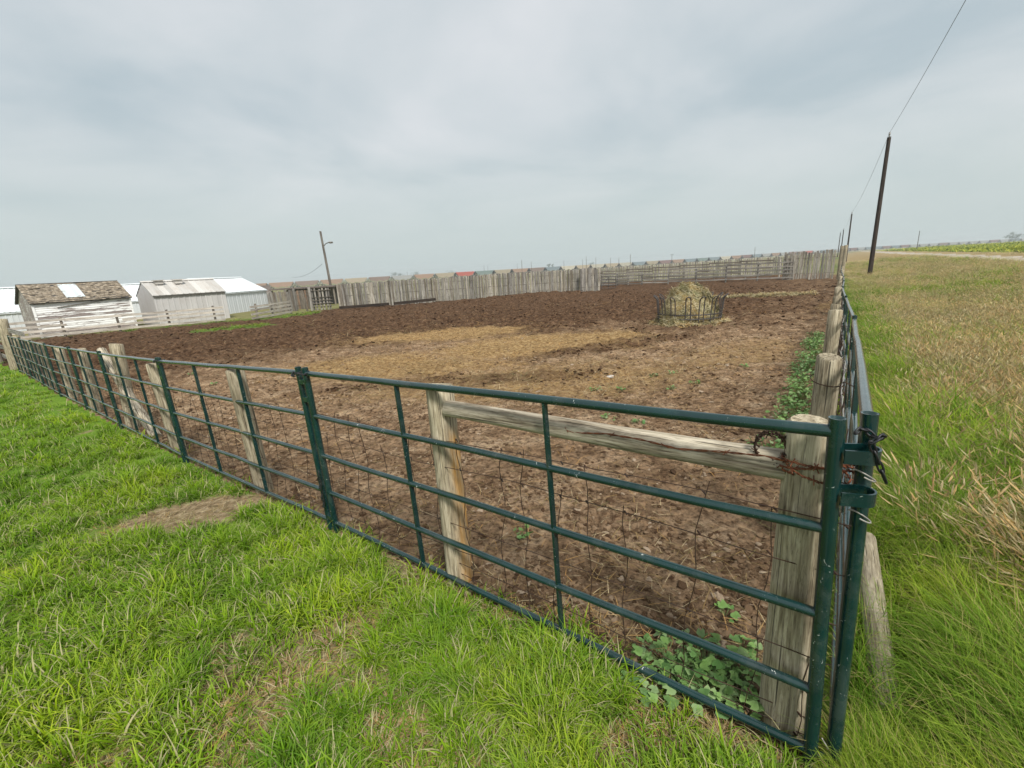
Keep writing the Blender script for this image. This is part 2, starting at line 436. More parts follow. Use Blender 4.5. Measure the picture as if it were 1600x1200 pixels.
# ---- ground materials (one sheet, several regions)
def ground_mat(name, fn, rough=.95):
    m, nt, b = newmat(name, rough, .02)
    P = nt.nodes.new('ShaderNodeNewGeometry').outputs['Position']
    fn(nt, b, P); return m
def f_mud(nt, b, P):
    n = noise(nt, P, 2.6, 9, .68, .3)
    fine = noise(nt, P, 15, 10, .78)
    base = ramp(nt, n, [(.34, (.125, .078, .046)), (.5, (.245, .163, .099)), (.66, (.375, .275, .18))])
    c = mix(nt, 1.0, base, ramp(nt, fine, [(.38, (.30, .27, .25)), (.5, (1.0, 1.0, 1.0)), (.61, (1.55, 1.5, 1.42))]), 'MULTIPLY')
    # trampled straw
    st = attr(nt, 'straw'); sn = noise(nt, P, 5.5, 9, .75, .6)
    ad = nd(nt, 'ShaderNodeMath', operation='ADD'); nt.links.new(st, ad.inputs[0]); nt.links.new(sn, ad.inputs[1])
    k = ramp(nt, ad.outputs[0], [(.66, 0.0), (1.08, .85)])
    sc = ramp(nt, noise(nt, P, 9, 9, .8), [(.37, (.07, .036, .014)), (.48, (.27, .165, .068)), (.62, (.50, .36, .18))])  # straw tones; the dark stop paints small shadow pockets into the colour
    c = mix(nt, k, c, sc)
    # wet dark manure
    dk = attr(nt, 'dark'); dn = noise(nt, P, 1.7, 8, .7, .4)
    ad2 = nd(nt, 'ShaderNodeMath', operation='ADD'); nt.links.new(dk, ad2.inputs[0]); nt.links.new(dn, ad2.inputs[1])
    k2 = ramp(nt, ad2.outputs[0], [(.62, 0.0), (1.14, .95)])
    dc = ramp(nt, noise(nt, P, 5, 10, .78), [(.36, (.018, .009, .005)), (.5, (.075, .042, .024)), (.63, (.185, .113, .067))])
    c = mix(nt, k2, c, dc)
    gr = attr(nt, 'grass'); gn = noise(nt, P, 3.0, 6, .7)
    ad3 = nd(nt, 'ShaderNodeMath', operation='ADD'); nt.links.new(gr, ad3.inputs[0]); nt.links.new(gn, ad3.inputs[1])
    c = mix(nt, ramp(nt, ad3.outputs[0], [(.9, 0.0), (1.1, .9)]), c, (.10, .155, .035))
    nt.links.new(c, b.inputs['Base Color'])
    hh = mix(nt, .5, n, fine)
    bump(nt, b, hh, 1.0, .11)
def f_lawn(nt, b, P):
    n = noise(nt, P, .9, 6, .6)
    g = ramp(nt, n, [(.3, (.08, .15, .022)), (.5, (.125, .225, .028)), (.7, (.18, .28, .04))])
    f = noise(nt, P, 30, 8, .75)
    d = ramp(nt, noise(nt, P, 9, 7, .7), [(.35, (.14, .098, .055)), (.5, (.28, .21, .125)), (.65, (.42, .34, .22))])
    k = attr(nt, 'bare')
    c = mix(nt, k, g, d)
    c = mix(nt, 1.0, c, ramp(nt, f, [(.3, (.4, .4, .4)), (.5, (1, 1, 1)), (.7, (1.4, 1.38, 1.3))]), 'MULTIPLY')
    nt.links.new(c, b.inputs['Base Color']); bump(nt, b, f, 1.0, .03)
def f_rough(nt, b, P):
    n = noise(nt, P, .16, 7, .6)
    f = noise(nt, P, 3.5, 9, .78)
    tan = ramp(nt, f, [(.3, (.16, .13, .06)), (.5, (.28, .21, .105)), (.7, (.40, .30, .17))])
    gr = ramp(nt, f, [(.3, (.05, .08, .02)), (.5, (.095, .15, .03)), (.7, (.16, .22, .05))])
    ad = nd(nt, 'ShaderNodeMath', operation='ADD'); nt.links.new(attr(nt, 'tan'), ad.inputs[0]); nt.links.new(n, ad.inputs[1])
    c = mix(nt, ramp(nt, ad.outputs[0], [(.85, 0.0), (1.15, 1.0)]), gr, tan)
    nt.links.new(c, b.inputs['Base Color']); bump(nt, b, f, 1.0, .15)
def f_prairie(nt, b, P):
    n = noise(nt, P, .02, 6, .6)
    c = ramp(nt, n, [(.35, (.12, .14, .05)), (.55, (.20, .18, .085)), (.7, (.26, .22, .12))])
    c = mix(nt, .7, c, ramp(nt, noise(nt, P, 1.4, 8, .7), [(.3, (.6, .6, .6)), (.7, (1.3, 1.3, 1.25))]), 'MULTIPLY')
    nt.links.new(c, b.inputs['Base Color']); bump(nt, b, n, .4, .2)
def f_road(nt, b, P):
    c = ramp(nt, noise(nt, P, 1.8, 8, .7), [(.3, (.30, .26, .21)), (.7, (.46, .41, .35))])
    nt.links.new(c, b.inputs['Base Color'])
def f_canola(nt, b, P):
    n = noise(nt, P, .05, 6, .6)
    mp = nt.nodes.new('ShaderNodeMapping'); mp.inputs['Scale'].default_value = (1, 1, 1); nt.links.new(P, mp.inputs['Vector'])
    f = noise(nt, mp.outputs[0], .9, 8, .75)
    c = ramp(nt, n, [(.38, (.16, .22, .035)), (.52, (.30, .33, .04)), (.66, (.44, .42, .045))])
    c = mix(nt, .8, c, ramp(nt, f, [(.3, (.5, .6, .5)), (.7, (1.25, 1.25, 1.1))]), 'MULTIPLY')
    nt.links.new(c, b.inputs['Base Color']); bump(nt, b, f, 1.0, .3)

# ------------------------------------------------------------------ the ground: one polar sheet cut into regions
L_END = R0 + UF * 25.6                 # where the front fence stops at the far left corner post
YARD = np.array([R0, L_END, (-36.0, 28.6), (-20.0, 38.4), (-16.9, 45.6), (9.9, 47.9), (12.0, 69.0), (40.5, 58.0), (36.2, 48.4)])
def in_poly(x, y, P):
    c = np.zeros(np.shape(x), bool); n = len(P)
    for i in range(n):
        x1, y1 = P[i]; x2, y2 = P[(i + 1) % n]
        hit = ((y1 > y) != (y2 > y)) & (x < (x2 - x1) * (y - y1) / (y2 - y1 + 1e-12) + x1)
        c ^= hit
    return c
def qr(x, y): return (x - R0[0]) * NR[0] + (y - R0[1]) * NR[1]
def qf(x, y): return (x - R0[0]) * NF[0] + (y - R0[1]) * NF[1]
def al(x, y): return (x - R0[0]) * UR[0] + (y - R0[1]) * UR[1]

def ell(x, y, cx, cy, a, bb, ang=0):
    c, s = math.cos(R(ang)), math.sin(R(ang)); u = (x - cx) * c + (y - cy) * s; v = -(x - cx) * s + (y - cy) * c
    return np.sqrt((u / a) ** 2 + (v / bb) ** 2)
def straw_f(x, y):
    x = x + 2.2 * (fbm(x * .35, y * .35, 13, 3) - .5); y = y + 2.6 * (fbm(x * .3, y * .3, 19, 3) - .5)
    s = .60 * (1 - sst(.35, 1.1, ell(x, y, 1.4, 14.6, 5.0, 3.6, 10)))
    s = np.maximum(s, .60 * (1 - sst(.3, 1.2, ell(x, y, -3.0, 19.2, 6.2, 3.6, 0))))
    s = np.maximum(s, .50 * (1 - sst(.3, 1.1, ell(x, y, -3.5, 12.0, 5.6, 3.0, -12))))
    s = np.maximum(s, .40 * (1 - sst(.3, 1.1, ell(x, y, 0.5, 9.0, 5.5, 2.6, 10))))
    s = np.maximum(s, .34 * (1 - sst(.3, 1.1, ell(x, y, 5.0, 11.0, 4.0, 2.0, 40))))
    s = np.maximum(s, .40 * (1 - sst(.5, 1.1, ell(x, y, 16.3, 29.0, 4.5, 1.6, -12))))
    s = np.maximum(s, .40 * (1 - sst(.5, 1.1, ell(x, y, 17, 22.5, 1.0, 7, -45))))
    return s
def dark_f(x, y):
    d = np.hypot(x, y)
    k = .58 * sst(11, 25, d + 7 * (fbm(x * .12, y * .12, 3) - .5) + 7 * (fbm(x * .5, y * .5, 4) - .5)) * (1 - .45 * sst(24, 40, np.degrees(np.arctan2(x, y))))
    k = k * (1 - .8 * sst(.3, .6, straw_f(x, y) + .0))
    k = np.maximum(k, .40 * (1 - sst(.4, 1.1, ell(x, y, 3.5, 13.5, 5, 1.2, 25))))
    k = np.maximum(k, .34 * (1 - sst(.4, 1.1, ell(x, y, -1.0, 9.5, 5, 1.0, 0))))
    return k
def ygrass_f(x, y):
    g = .75 * (1 - sst(.5, 1.1, ell(x, y, -18.2, 29.4, 3.4, 1.5, 28)))
    # a green fringe along the rail fence on the left
    u = np.array([14.5, 7.1]); u = u / np.hypot(*u); n_ = np.array([u[1], -u[0]])
    dd = (x + 20.0) * n_[0] + (y - 38.4) * n_[1]
    g = np.maximum(g, .62 * (1 - sst(1.0, 2.6, np.abs(dd))) * sst(-24, -20, x * 0 - 20) * (x < -17))
    return g
def bare_f(x, y):
    d = np.hypot(x, y)
    pat = 1 - sst(.75, 1.08, ell(x, y, -3.10, 3.80, .84, .38, 8) + .35 * (fbm(x * 4, y * 4, 9) - .5))
    b = .88 * sst(.475, .60, fbm(x * 3.0, y * 3.0, 21, 4) + .075 * (1 - sst(.5, 1.0, ell(x, y, -.75, 1.70, 1.5, .42, 30))) + .12 * (1 - sst(.5, 1.0, ell(x, y, -.15, 1.25, .8, .3, 25))) - .24 * sst(2.2, 3.8, d))
    return np.maximum(pat, b)

def mud_relief(x, y):
    d = np.hypot(x, y)
    dk = dark_f(x, y)
    h = .05 * (fbm(x * 1.1, y * 1.1, 31, 3) - .5)
    h += (.065 + .07 * dk) * (fbm(x * 4.2, y * 4.2, 37, 3) - .5)
    h += .042 * (fbm(x * 14, y * 14, 41, 3) - .5) * (1 - sst(9, 16, d))
    h += (.15 + .26 * sst(.15, .55, dk)) * (fbm(x * 2.3, y * 2.3, 47, 4) - .5) * sst(7, 13, d)
    h += .12 * (fbm(x * 6.0, y * 6.0, 57, 3) - .5) * sst(5, 9, d) * (1 - sst(30, 40, d))
    return h
def gz(x, y):
    """visible ground height, relief included"""
    x = np.asarray(x, float); y = np.asarray(y, float)
    iny = in_poly(x, y, YARD)
    z = terr(x, y)
    edge = sst(0, .35, np.minimum(qf(x, y), -qr(x, y)))
    z = z + np.where(iny, mud_relief(x, y) * edge, .03 * (fbm(x * 2.2, y * 2.2, 51, 3) - .5) * sst(.9, 2.0, np.hypot(x, y)))
    return z

def build_ground():
    rr = [.12]
    while rr[-1] < 62: rr.append(rr[-1] * (1.0175 if rr[-1] < 1.2 else 1.013 if rr[-1] < 6 else 1.0095 if rr[-1] < 42 else 1.015))
    while rr[-1] < 4200: rr.append(rr[-1] * 1.11)
    rr = np.array(rr)
    az = np.radians(np.concatenate([np.arange(-64, 64.01, .31), np.arange(67, 294, 3.0)]))
    na, nr = len(az), len(rr)
    A, RR = np.meshgrid(az, rr)
    X = RR * np.sin(A); Y = RR * np.cos(A)
    Z = gz(X, Y)
    verts = np.stack([X, Y, Z], -1).reshape(-1, 3)
    i = np.arange(nr - 1)[:, None]; j = np.arange(na)[None]; j2 = (j + 1) % na
    q = np.stack([i * na + j, i * na + j2, (i + 1) * na + j2, (i + 1) * na + j], -1).reshape(-1, 4)[:, ::-1]
    cx = verts[q].mean(1)
    x, y = cx[:, 0], cx[:, 1]
    Q = qr(x, y); AL = al(x, y); F_ = qf(x, y); d = np.hypot(x, y)
    reg = np.full(len(q), 3)                               # prairie
    reg[(F_ < 0) & (Q < 0) & (d < 75)] = 1                 # lawn
    reg[(Q > 0) & (Q < 24) & (AL > -40) & (AL < 520)] = 2  # roadside
    reg[(Q >= 13) & (Q < 17.2) & (AL > -60) & (AL < 620)] = 4
    reg[(Q >= 23) & (AL > 30) & (Q < 420) & (AL < 600)] = 5
    reg[in_poly(x, y, YARD)] = 0
    names = ['yard_mud', 'lawn', 'roadside_verge', 'prairie', 'gravel_road', 'canola_field']
    fns = [f_mud, f_lawn, f_rough, f_prairie, f_road, f_canola]
    labs = ['brown trampled mud of the corral yard', 'short green lawn ground in front of the corral', 'rough grassy verge right of the corral',
            'flat prairie land beyond the fences', 'pale gravel road beyond the dry grass', 'yellow green canola field beyond the road']
    for k, nme in enumerate(names):
        f = q[reg == k]
        u, inv = np.unique(f, return_inverse=True)
        me = bpy.data.meshes.new(nme)
        me.from_pydata(verts[u].tolist(), [], inv.reshape(-1, 4).tolist())
        me.polygons.foreach_set('use_smooth', [True] * len(me.polygons))
        vx, vy = verts[u, 0], verts[u, 1]
        def put(an, vals):
            a = me.attributes.new(an, 'FLOAT', 'POINT'); a.data.foreach_set('value', np.asarray(vals, np.float32))
        if k == 0:
            put('straw', straw_f(vx, vy)); put('dark', dark_f(vx, vy)); put('grass', ygrass_f(vx, vy))
        if k == 1: put('bare', bare_f(vx, vy))
        if k == 2: put('tan', tan_f(vx, vy))
        me.update()
        o = link(nme, me, ground_mat(nme, fns[k]))
        tag(o, labs[k], 'ground', kind='structure')
def tan_f(x, y):
    Q = qr(x, y); A = al(x, y)
    t = .66 * sst(.8, 2.7, Q + 1.6 * (fbm(x * .5, y * .5, 61) - .5) + .03 * A)
    green = 1 - sst(.5, 1.1, ell(x, y, 21.6, 23.0, 4.6, 2.0, -43))
    green = np.maximum(green, .7 * (1 - sst(.5, 1.1, ell(x, y, 30, 25, 6, 1.8, -43))))
    return t * (1 - .85 * green)
build_ground()

# ------------------------------------------------------------------ scatter (only for uncountable stuff)
def blade_mesh(name, nbl, h0, h1, spread, w, bend, segs=3, heads=0, headlen=.07, rs=1, flatten=0):
    r = np.random.default_rng(rs)
    v = []; f = []; hh = []; kk = []
    for i in range(nbl):
        a = r.uniform(0, 2 * math.pi); rad = spread * math.sqrt(r.uniform(0, 1))
        bx, by = rad * math.cos(a), rad * math.sin(a)
        th = a + r.normal(0, .9); L = r.uniform(h0, h1); lean = r.uniform(.05, bend); k = r.uniform()
        head = i < heads
        ww = w * r.uniform(.6, 1.25) * (.55 if head else 1)
        px, pz = 0.0, 0.0; ang = r.uniform(0, .35) + flatten
        pa = th + math.pi / 2
        n0 = len(v)
        st = L / segs
        pts = [(0, 0)]
        for s_ in range(segs):
            ang += lean * (s_ + 1) / segs * (1.25 if not head else .6)
            px += st * math.sin(min(ang, 2.4)); pz += st * math.cos(min(ang, 2.4)); pts.append((px, max(pz, .004)))
        for s_, (ox, oz) in enumerate(pts):
            t = s_ / segs; wd = ww * (1 - t ** 1.6 * .93) * .5
            cx, cy = bx + ox * math.cos(th), by + ox * math.sin(th)
            v += [(cx - wd * math.cos(pa), cy - wd * math.sin(pa), oz), (cx + wd * math.cos(pa), cy + wd * math.sin(pa), oz)]
            hh += [t * (.75 if heads else 1)] * 2; kk += [k] * 2
            if s_: b0 = n0 + 2 * s_; f.append((b0 - 2, b0 - 1, b0 + 1, b0))
        if head:
            ox, oz = pts[-1]; cx, cy = bx + ox * math.cos(th), by + ox * math.sin(th)
            for q in range(3):
                n1 = len(v); hl = headlen * r.uniform(.7, 1.3); ps = th + q * 1.05 + r.uniform(-.3, .3); hw = headlen * .065 * r.uniform(.6, 1.4)
                lx, lz = math.sin(min(ang, 1.2)) * hl, math.cos(min(ang, 1.2)) * hl
                for t, wd in ((-.25, .2), (.25, 1.0), (.7, .8), (1.1, .05)):
                    ex, ey, ez = cx + lx * t * math.cos(th), cy + lx * t * math.sin(th), oz + lz * t
                    v += [(ex - hw * wd * math.cos(ps), ey - hw * wd * math.sin(ps), ez), (ex + hw * wd * math.cos(ps), ey + hw * wd * math.sin(ps), ez)]
                    hh += [1.0] * 2; kk += [k] * 2
                for s_ in range(3): b0 = n1 + 2 * s_; f.append((b0, b0 + 1, b0 + 3, b0 + 2))
    me = bpy.data.meshes.new(name); me.from_pydata(v, [], f)
    for an, vals in (('h', hh), ('k', kk)):
        a = me.attributes.new(an, 'FLOAT', 'POINT'); a.data.foreach_set('value', np.asarray(vals, np.float32))
    me.polygons.foreach_set('use_smooth', [True] * len(me.polygons))
    me.update(); return me

def source(name, meshes, mat):
    c = bpy.data.collections.new(name)
    for i, me in enumerate(meshes):
        if not me.materials: me.materials.append(mat)
        o = bpy.data.objects.new(f'{name}_{i:02d}', me); c.objects.link(o)
    return c, len(meshes)

def scatter(name, P, rot, scl, src, label, cat):
    c, n = src
    me = bpy.data.meshes.new(name); me.from_pydata(P.tolist(), [], [])
    N = len(P)
    a = me.attributes.new('rot', 'FLOAT_VECTOR', 'POINT'); a.data.foreach_set('vector', rot.astype(np.float32).ravel())
    a = me.attributes.new('scl', 'FLOAT_VECTOR', 'POINT'); a.data.foreach_set('vector', scl.astype(np.float32).ravel())
    a = me.attributes.new('idx', 'INT', 'POINT'); a.data.foreach_set('value', rng.integers(0, n, N).astype(np.int32))
    o = link(name, me)
    ng = bpy.data.node_groups.new(name, 'GeometryNodeTree')
    ng.interface.new_socket('Geometry', in_out='INPUT', socket_type='NodeSocketGeometry')
    ng.interface.new_socket('Geometry', in_out='OUTPUT', socket_type='NodeSocketGeometry')
    gi = ng.nodes.new('NodeGroupInput'); go = ng.nodes.new('NodeGroupOutput')
    ip = ng.nodes.new('GeometryNodeInstanceOnPoints'); ci = ng.nodes.new('GeometryNodeCollectionInfo')
    ci.inputs['Collection'].default_value = c
    ci.inputs['Separate Children'].default_value = True; ci.inputs['Reset Children'].default_value = True
    ip.inputs['Pick Instance'].default_value = True
    def na(nm, dt):
        x = ng.nodes.new('GeometryNodeInputNamedAttribute'); x.data_type = dt; x.inputs['Name'].default_value = nm
        return [s for s in x.outputs if s.enabled and s.name == 'Attribute'][0]
    L = ng.links.new
    L(gi.outputs[0], ip.inputs['Points']); L(ci.outputs[0], ip.inputs['Instance'])
    L(na('idx', 'INT'), ip.inputs['Instance Index'])
    er = ng.nodes.new('FunctionNodeEulerToRotation'); L(na('rot', 'FLOAT_VECTOR'), er.inputs[0]); L(er.outputs[0], ip.inputs['Rotation'])
    L(na('scl', 'FLOAT_VECTOR'), ip.inputs['Scale'])
    L(ip.outputs[0], go.inputs[0])
    md = o.modifiers.new('scatter', 'NODES'); md.node_group = ng
    return tag(o, label, cat, kind='stuff')

def polar(n, d0, d1, a0, a1, p=1.0):
    u = rng.random(n)
    d = d0 * (d1 / d0) ** (u ** p); a = np.radians(rng.uniform(a0, a1, n))
    return d * np.sin(a), d * np.cos(a), d
def rotz(n, tilt=.15):
    return np.stack([rng.normal(0, tilt, n), rng.normal(0, tilt, n), rng.uniform(0, 2 * math.pi, n)], -1)

# lawn
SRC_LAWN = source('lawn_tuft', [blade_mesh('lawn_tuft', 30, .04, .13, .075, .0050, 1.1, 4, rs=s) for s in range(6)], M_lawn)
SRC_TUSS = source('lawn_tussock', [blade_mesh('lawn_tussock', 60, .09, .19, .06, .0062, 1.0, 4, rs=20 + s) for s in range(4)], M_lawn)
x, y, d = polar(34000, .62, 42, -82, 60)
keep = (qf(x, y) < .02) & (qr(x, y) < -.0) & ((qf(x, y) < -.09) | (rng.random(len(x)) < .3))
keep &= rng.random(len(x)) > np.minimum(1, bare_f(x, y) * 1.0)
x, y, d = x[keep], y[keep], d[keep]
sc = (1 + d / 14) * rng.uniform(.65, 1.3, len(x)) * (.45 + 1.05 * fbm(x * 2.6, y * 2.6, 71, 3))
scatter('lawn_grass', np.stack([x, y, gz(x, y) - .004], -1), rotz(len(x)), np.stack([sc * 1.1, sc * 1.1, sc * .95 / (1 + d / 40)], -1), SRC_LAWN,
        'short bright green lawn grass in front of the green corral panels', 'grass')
x, y, d = polar(5200, .7, 12, -70, 50)
near = .55 * np.exp(-(qf(x, y) + .34) ** 2 / .06) + .9 * (vn(x * 2.2, y * 2.2, 77) > .58) + .9 * np.exp(-((x + .05) ** 2 + (y - 1.55) ** 2) / .18)
keep = (qf(x, y) < -.13) & (qr(x, y) < 0) & (rng.random(len(x)) < near * .8) & (bare_f(x, y) < .85)
x, y, d = x[keep], y[keep], d[keep]
sc = rng.uniform(.45, 1.2, len(x)) * (1 + d / 25)
scatter('tussock_grass', np.stack([x, y, gz(x, y) - .005], -1), rotz(len(x), .12), np.stack([sc, sc, sc * .9], -1), SRC_TUSS,
        'longer green grass tufts along the foot of the front panels', 'grass')
# dry thatch lying between the tufts
SRC_THATCH = source('dry_thatch', [blade_mesh('dry_thatch', 22, .04, .10, .09, .0032, .5, 2, rs=40 + s, flatten=1.15) for s in range(4)], M_straw)
x, y, d = polar(9000, .6, 9, -70, 50)
keep = (qf(x, y) < .25) & (qr(x, y) < 0) & (rng.random(len(x)) < .25 + .75 * bare_f(x, y))
x, y, d = x[keep], y[keep], d[keep]
sc = rng.uniform(.6, 1.3, len(x))
scatter('dead_grass', np.stack([x, y, gz(x, y) + .002], -1), rotz(len(x), .08), np.stack([sc, sc, sc * .8], -1), SRC_THATCH,
        'dry straw coloured thatch lying between the lawn tufts', 'dead grass')

# roadside
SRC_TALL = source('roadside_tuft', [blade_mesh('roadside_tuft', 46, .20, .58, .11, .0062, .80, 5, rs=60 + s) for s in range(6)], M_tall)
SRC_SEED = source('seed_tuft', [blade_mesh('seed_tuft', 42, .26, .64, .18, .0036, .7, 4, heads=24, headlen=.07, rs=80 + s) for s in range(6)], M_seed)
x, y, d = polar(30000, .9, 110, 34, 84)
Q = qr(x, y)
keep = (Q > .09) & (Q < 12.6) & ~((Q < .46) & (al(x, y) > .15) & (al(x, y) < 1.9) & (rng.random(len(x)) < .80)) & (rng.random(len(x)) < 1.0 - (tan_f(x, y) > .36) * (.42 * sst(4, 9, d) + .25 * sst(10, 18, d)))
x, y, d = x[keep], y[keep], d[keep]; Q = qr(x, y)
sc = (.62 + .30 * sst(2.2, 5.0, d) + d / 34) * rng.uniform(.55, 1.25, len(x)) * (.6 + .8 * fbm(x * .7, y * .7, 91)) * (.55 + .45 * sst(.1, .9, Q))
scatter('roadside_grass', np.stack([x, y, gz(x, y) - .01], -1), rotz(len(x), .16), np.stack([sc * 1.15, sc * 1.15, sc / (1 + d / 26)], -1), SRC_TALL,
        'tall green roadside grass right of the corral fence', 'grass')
x, y, d = polar(38000, 1.6, 130, 33, 82)
Q = qr(x, y)
keep = (Q > .35) & (Q < 12.8) & (rng.random(len(x)) < sst(.10, .42, tan_f(x, y) + .30 * (fbm(x * .8, y * .8, 95) - .5)) + .05 * (Q > .5) - .3 * (1 - sst(2.2, 4.0, d)))
keep |= (Q > 17.6) & (Q < 22.6) & (rng.random(len(x)) < .5)
x, y, d = x[keep], y[keep], d[keep]
sc = (.75 + d / 55) * rng.uniform(.6, 1.2, len(x))
scatter('seeding_grass', np.stack([x, y, gz(x, y) - .01], -1), rotz(len(x), .14), np.stack([sc * 1.2, sc * 1.2, sc * np.where(qr(x, y) > 17, .5, 1.0) / (1 + d / 28)], -1), SRC_SEED,
        'dry tan seed headed grass filling the verge beside the road', 'grass')
# canola crop
SRC_CAN = source('canola_tuft', [blade_mesh('canola_tuft', 24, .3, .6, .5, .09, .5, 2, rs=120 + s) for s in range(3)],
                 grassmat('canola_bloom', (.07, .12, .03), (.17, .24, .04), (.31, .35, .05), (.42, .42, .06), .3, .2, .03))
x, y, d = polar(9000, 70, 420, 38, 62)
keep = (qr(x, y) > 23.4) & (al(x, y) > 32)
x, y, d = x[keep], y[keep], d[keep]
sc = (.6 + d / 110) * rng.uniform(.7, 1.2, len(x))
scatter('canola_crop', np.stack([x, y, gz(x, y) - .05], -1), rotz(len(x), .1), np.stack([sc * 1.6, sc * 1.6, sc * .5], -1), SRC_CAN,
        'yellow flowering canola crop beyond the gravel road', 'crop')
# green patch in the yard
x = rng.uniform(-33, -14, 5000); y = rng.uniform(26, 41, 5000)
keep = in_poly(x, y, YARD) & (rng.random(5000) < sst(.45, .75, ygrass_f(x, y) + .3 * (vn(x, y, 3) - .5)))
x, y = x[keep], y[keep]; sc = rng.uniform(1.2, 2.4, len(x))
scatter('yard_grass', np.stack([x, y, gz(x, y) - .01], -1), rotz(len(x), .2), np.stack([sc * 1.3, sc * 1.3, sc * .8], -1), SRC_LAWN,
        'bright green grass patch in the mud by the rail fence', 'grass')

# clods and straw in the mud
def clod(rs):
    import bmesh
    r = np.random.default_rng(rs); bm = bmesh.new(); bmesh.ops.create_icosphere(bm, subdivisions=2, radius=1)
    ph = r.uniform(0, 9, 3)
    for v in bm.verts:
        p = v.co
        k = 1 + .28 * math.sin(2.3 * p.x + ph[0]) * math.cos(2.9 * p.y + ph[1]) + .22 * math.sin(4.1 * p.z + 3 * p.x + ph[2]) + r.normal(0, .07)
        v.co = Vector((p.x * k * 1.15, p.y * k * .95, p.z * k * .62))
    me = bpy.data.meshes.new('clod'); bm.to_mesh(me); bm.free()
    me.polygons.foreach_set('use_smooth', [i % 3 > 0 for i in range(len(me.polygons))]); return me
SRC_CLOD = source('clod', [clod(s) for s in range(6)], M_clod)
SRC_CLODD = source('manure_clod', [clod(s + 30) for s in range(6)], M_clodd)
x, y, d = polar(78000, 1.2, 46, -56, 44)
dens = .25 + .75 * sst(.42, .62, fbm(x * 1.3, y * 1.3, 131))
keep = in_poly(x, y, YARD) & (qf(x, y) > .02) & (rng.random(len(x)) < dens * (1 - .75 * sst(.2, .5, straw_f(x, y))))
x, y, d = x[keep], y[keep], d[keep]
sc = (.0028 + .0040 * rng.exponential(1, len(x))) * (1 + d / 8)
sc = np.minimum(sc, .020 * (1 + d / 14)) * (1 - .35 * sst(10, 25, d))
dkm = (dark_f(x, y) + .5 * (vn(x * 1.2, y * 1.2, 8) - .5)) > .28
for nm_, msk, src_, lb_ in (('mud_clods', ~dkm, SRC_CLOD, 'crumbly light brown mud clods strewn over the near yard'), ('manure_clods', dkm, SRC_CLODD, 'dark manure clods over the far part of the yard')):
    xx, yy, ss = x[msk], y[msk], sc[msk] * (1.0 if nm_ == 'mud_clods' else 1.45); n_ = len(xx)
    scatter(nm_, np.stack([xx, yy, gz(xx, yy) + ss * .15], -1), np.stack([rng.uniform(-.4, .4, n_), rng.uniform(-.4, .4, n_), rng.uniform(0, 6.3, n_)], -1),
            np.stack([ss * rng.uniform(.7, 1.5, n_), ss, ss * rng.uniform(.6, 1.0, n_)], -1), src_, lb_, 'mud')
SRC_STRAW = source('straw_litter', [blade_mesh('straw_litter', 7, .03, .14, .16, .0036, .3, 2, rs=140 + s, flatten=1.35) for s in range(5)], M_straw)
x, y, d = polar(16000, 1.4, 34, -52, 42)
keep = in_poly(x, y, YARD) & (rng.random(len(x)) < .12 + 1.6 * straw_f(x, y))
x, y, d = x[keep], y[keep], d[keep]; sc = rng.uniform(.6, 1.3, len(x)) * (1 + d / 9)
scatter('straw_litter', np.stack([x, y, gz(x, y) + .006], -1), rotz(len(x), .15), np.stack([sc, sc, sc], -1), SRC_STRAW,
        'loose straw stalks lying on the trampled mud', 'straw')

# ------------------------------------------------------------------ green pipe panels
RAILZ = (1.335, 1.00, .675, .355, .085)
def panel(P0, P1, label, group, stays=2, name='corral_panel', n=10, lug0=True, lug1=True, detail=True, gap=.045, lean=0.0):
    P0 = np.asarray(P0, float); P1 = np.asarray(P1, float)
    u = P1 - P0; L = float(np.hypot(*u)); u /= L
    z0, z1 = T(*P0), T(*P1); dz = z1 - z0; sl = dz / L
    t = thing(name, label, 'fence panel', (P0[0], P0[1], z0), yaw(u), group)
    a, b = (gap if lug0 else .018), L - gap
    zz = lambda s, h: h + dz * s / L
    for i, h in enumerate(RAILZ):
        r = .0205 if i == 0 else .0175
        pts = []
        for s in np.linspace(a, b, 9 if detail else 4):
            k = 1 if a < s < b else 0
            pts.append((s - h * sl, h * lean + k * random.uniform(-.004, .004), zz(s, h) + k * random.uniform(-.003, .003)))
        part('rail', MB().tube(pts, r, n, cap=False), M_green, t)
    for s in (a, b):
        m_ = MB()
        z_lo, z_hi = zz(s, .0), zz(s, RAILZ[0] + .045)
        ro, ri = .0235, .0185
        ht = RAILZ[0] + .045; sx = s - ht * sl; sy = ht * lean
        m_.tube([(s, 0, z_lo), (sx, sy, z_hi)], ro, n + 4, cap=False)
        k = n + 4                                          # open pipe end: lip and inner wall
        ring = lambda r, z: [(sx + r * math.cos(2 * math.pi * i / k), sy + r * math.sin(2 * math.pi * i / k), z) for i in range(k)]
        m_.add(ring(ro, z_hi) + ring(ri, z_hi) + ring(ri, z_hi - .10),
               [(i, (i + 1) % k, k + (i + 1) % k, k + i) for i in range(k)] + [(k + i, k + (i + 1) % k, 2 * k + (i + 1) % k, 2 * k + i) for i in range(k)] + [tuple(2 * k + i for i in range(k))])
        part('upright', m_, M_green, t)
    for q in range(stays):
        s = a + (b - a) * (q + 1) / (stays + 1)
        m_ = MB().bar((s, 0.0, zz(s, RAILZ[-1] - .02)), (s - RAILZ[0] * sl, RAILZ[0] * lean, zz(s, RAILZ[0] - .015)), .030, .012)
        part('stay', m_, M_green, t, smooth=False)
    # flat lugs that carry the connecting pin
    for flag, s, sg in ((lug0, a, -1), (lug1, b, 1)):
        if flag:
            for h in (1.27, 1.13, .12):
                part('pin_lug', MB().box((s - h * sl + sg * .043, h * lean, zz(s, h)), (.05, .042, .034 if h > 1 else .03)), M_green, t, smooth=False)
    return t

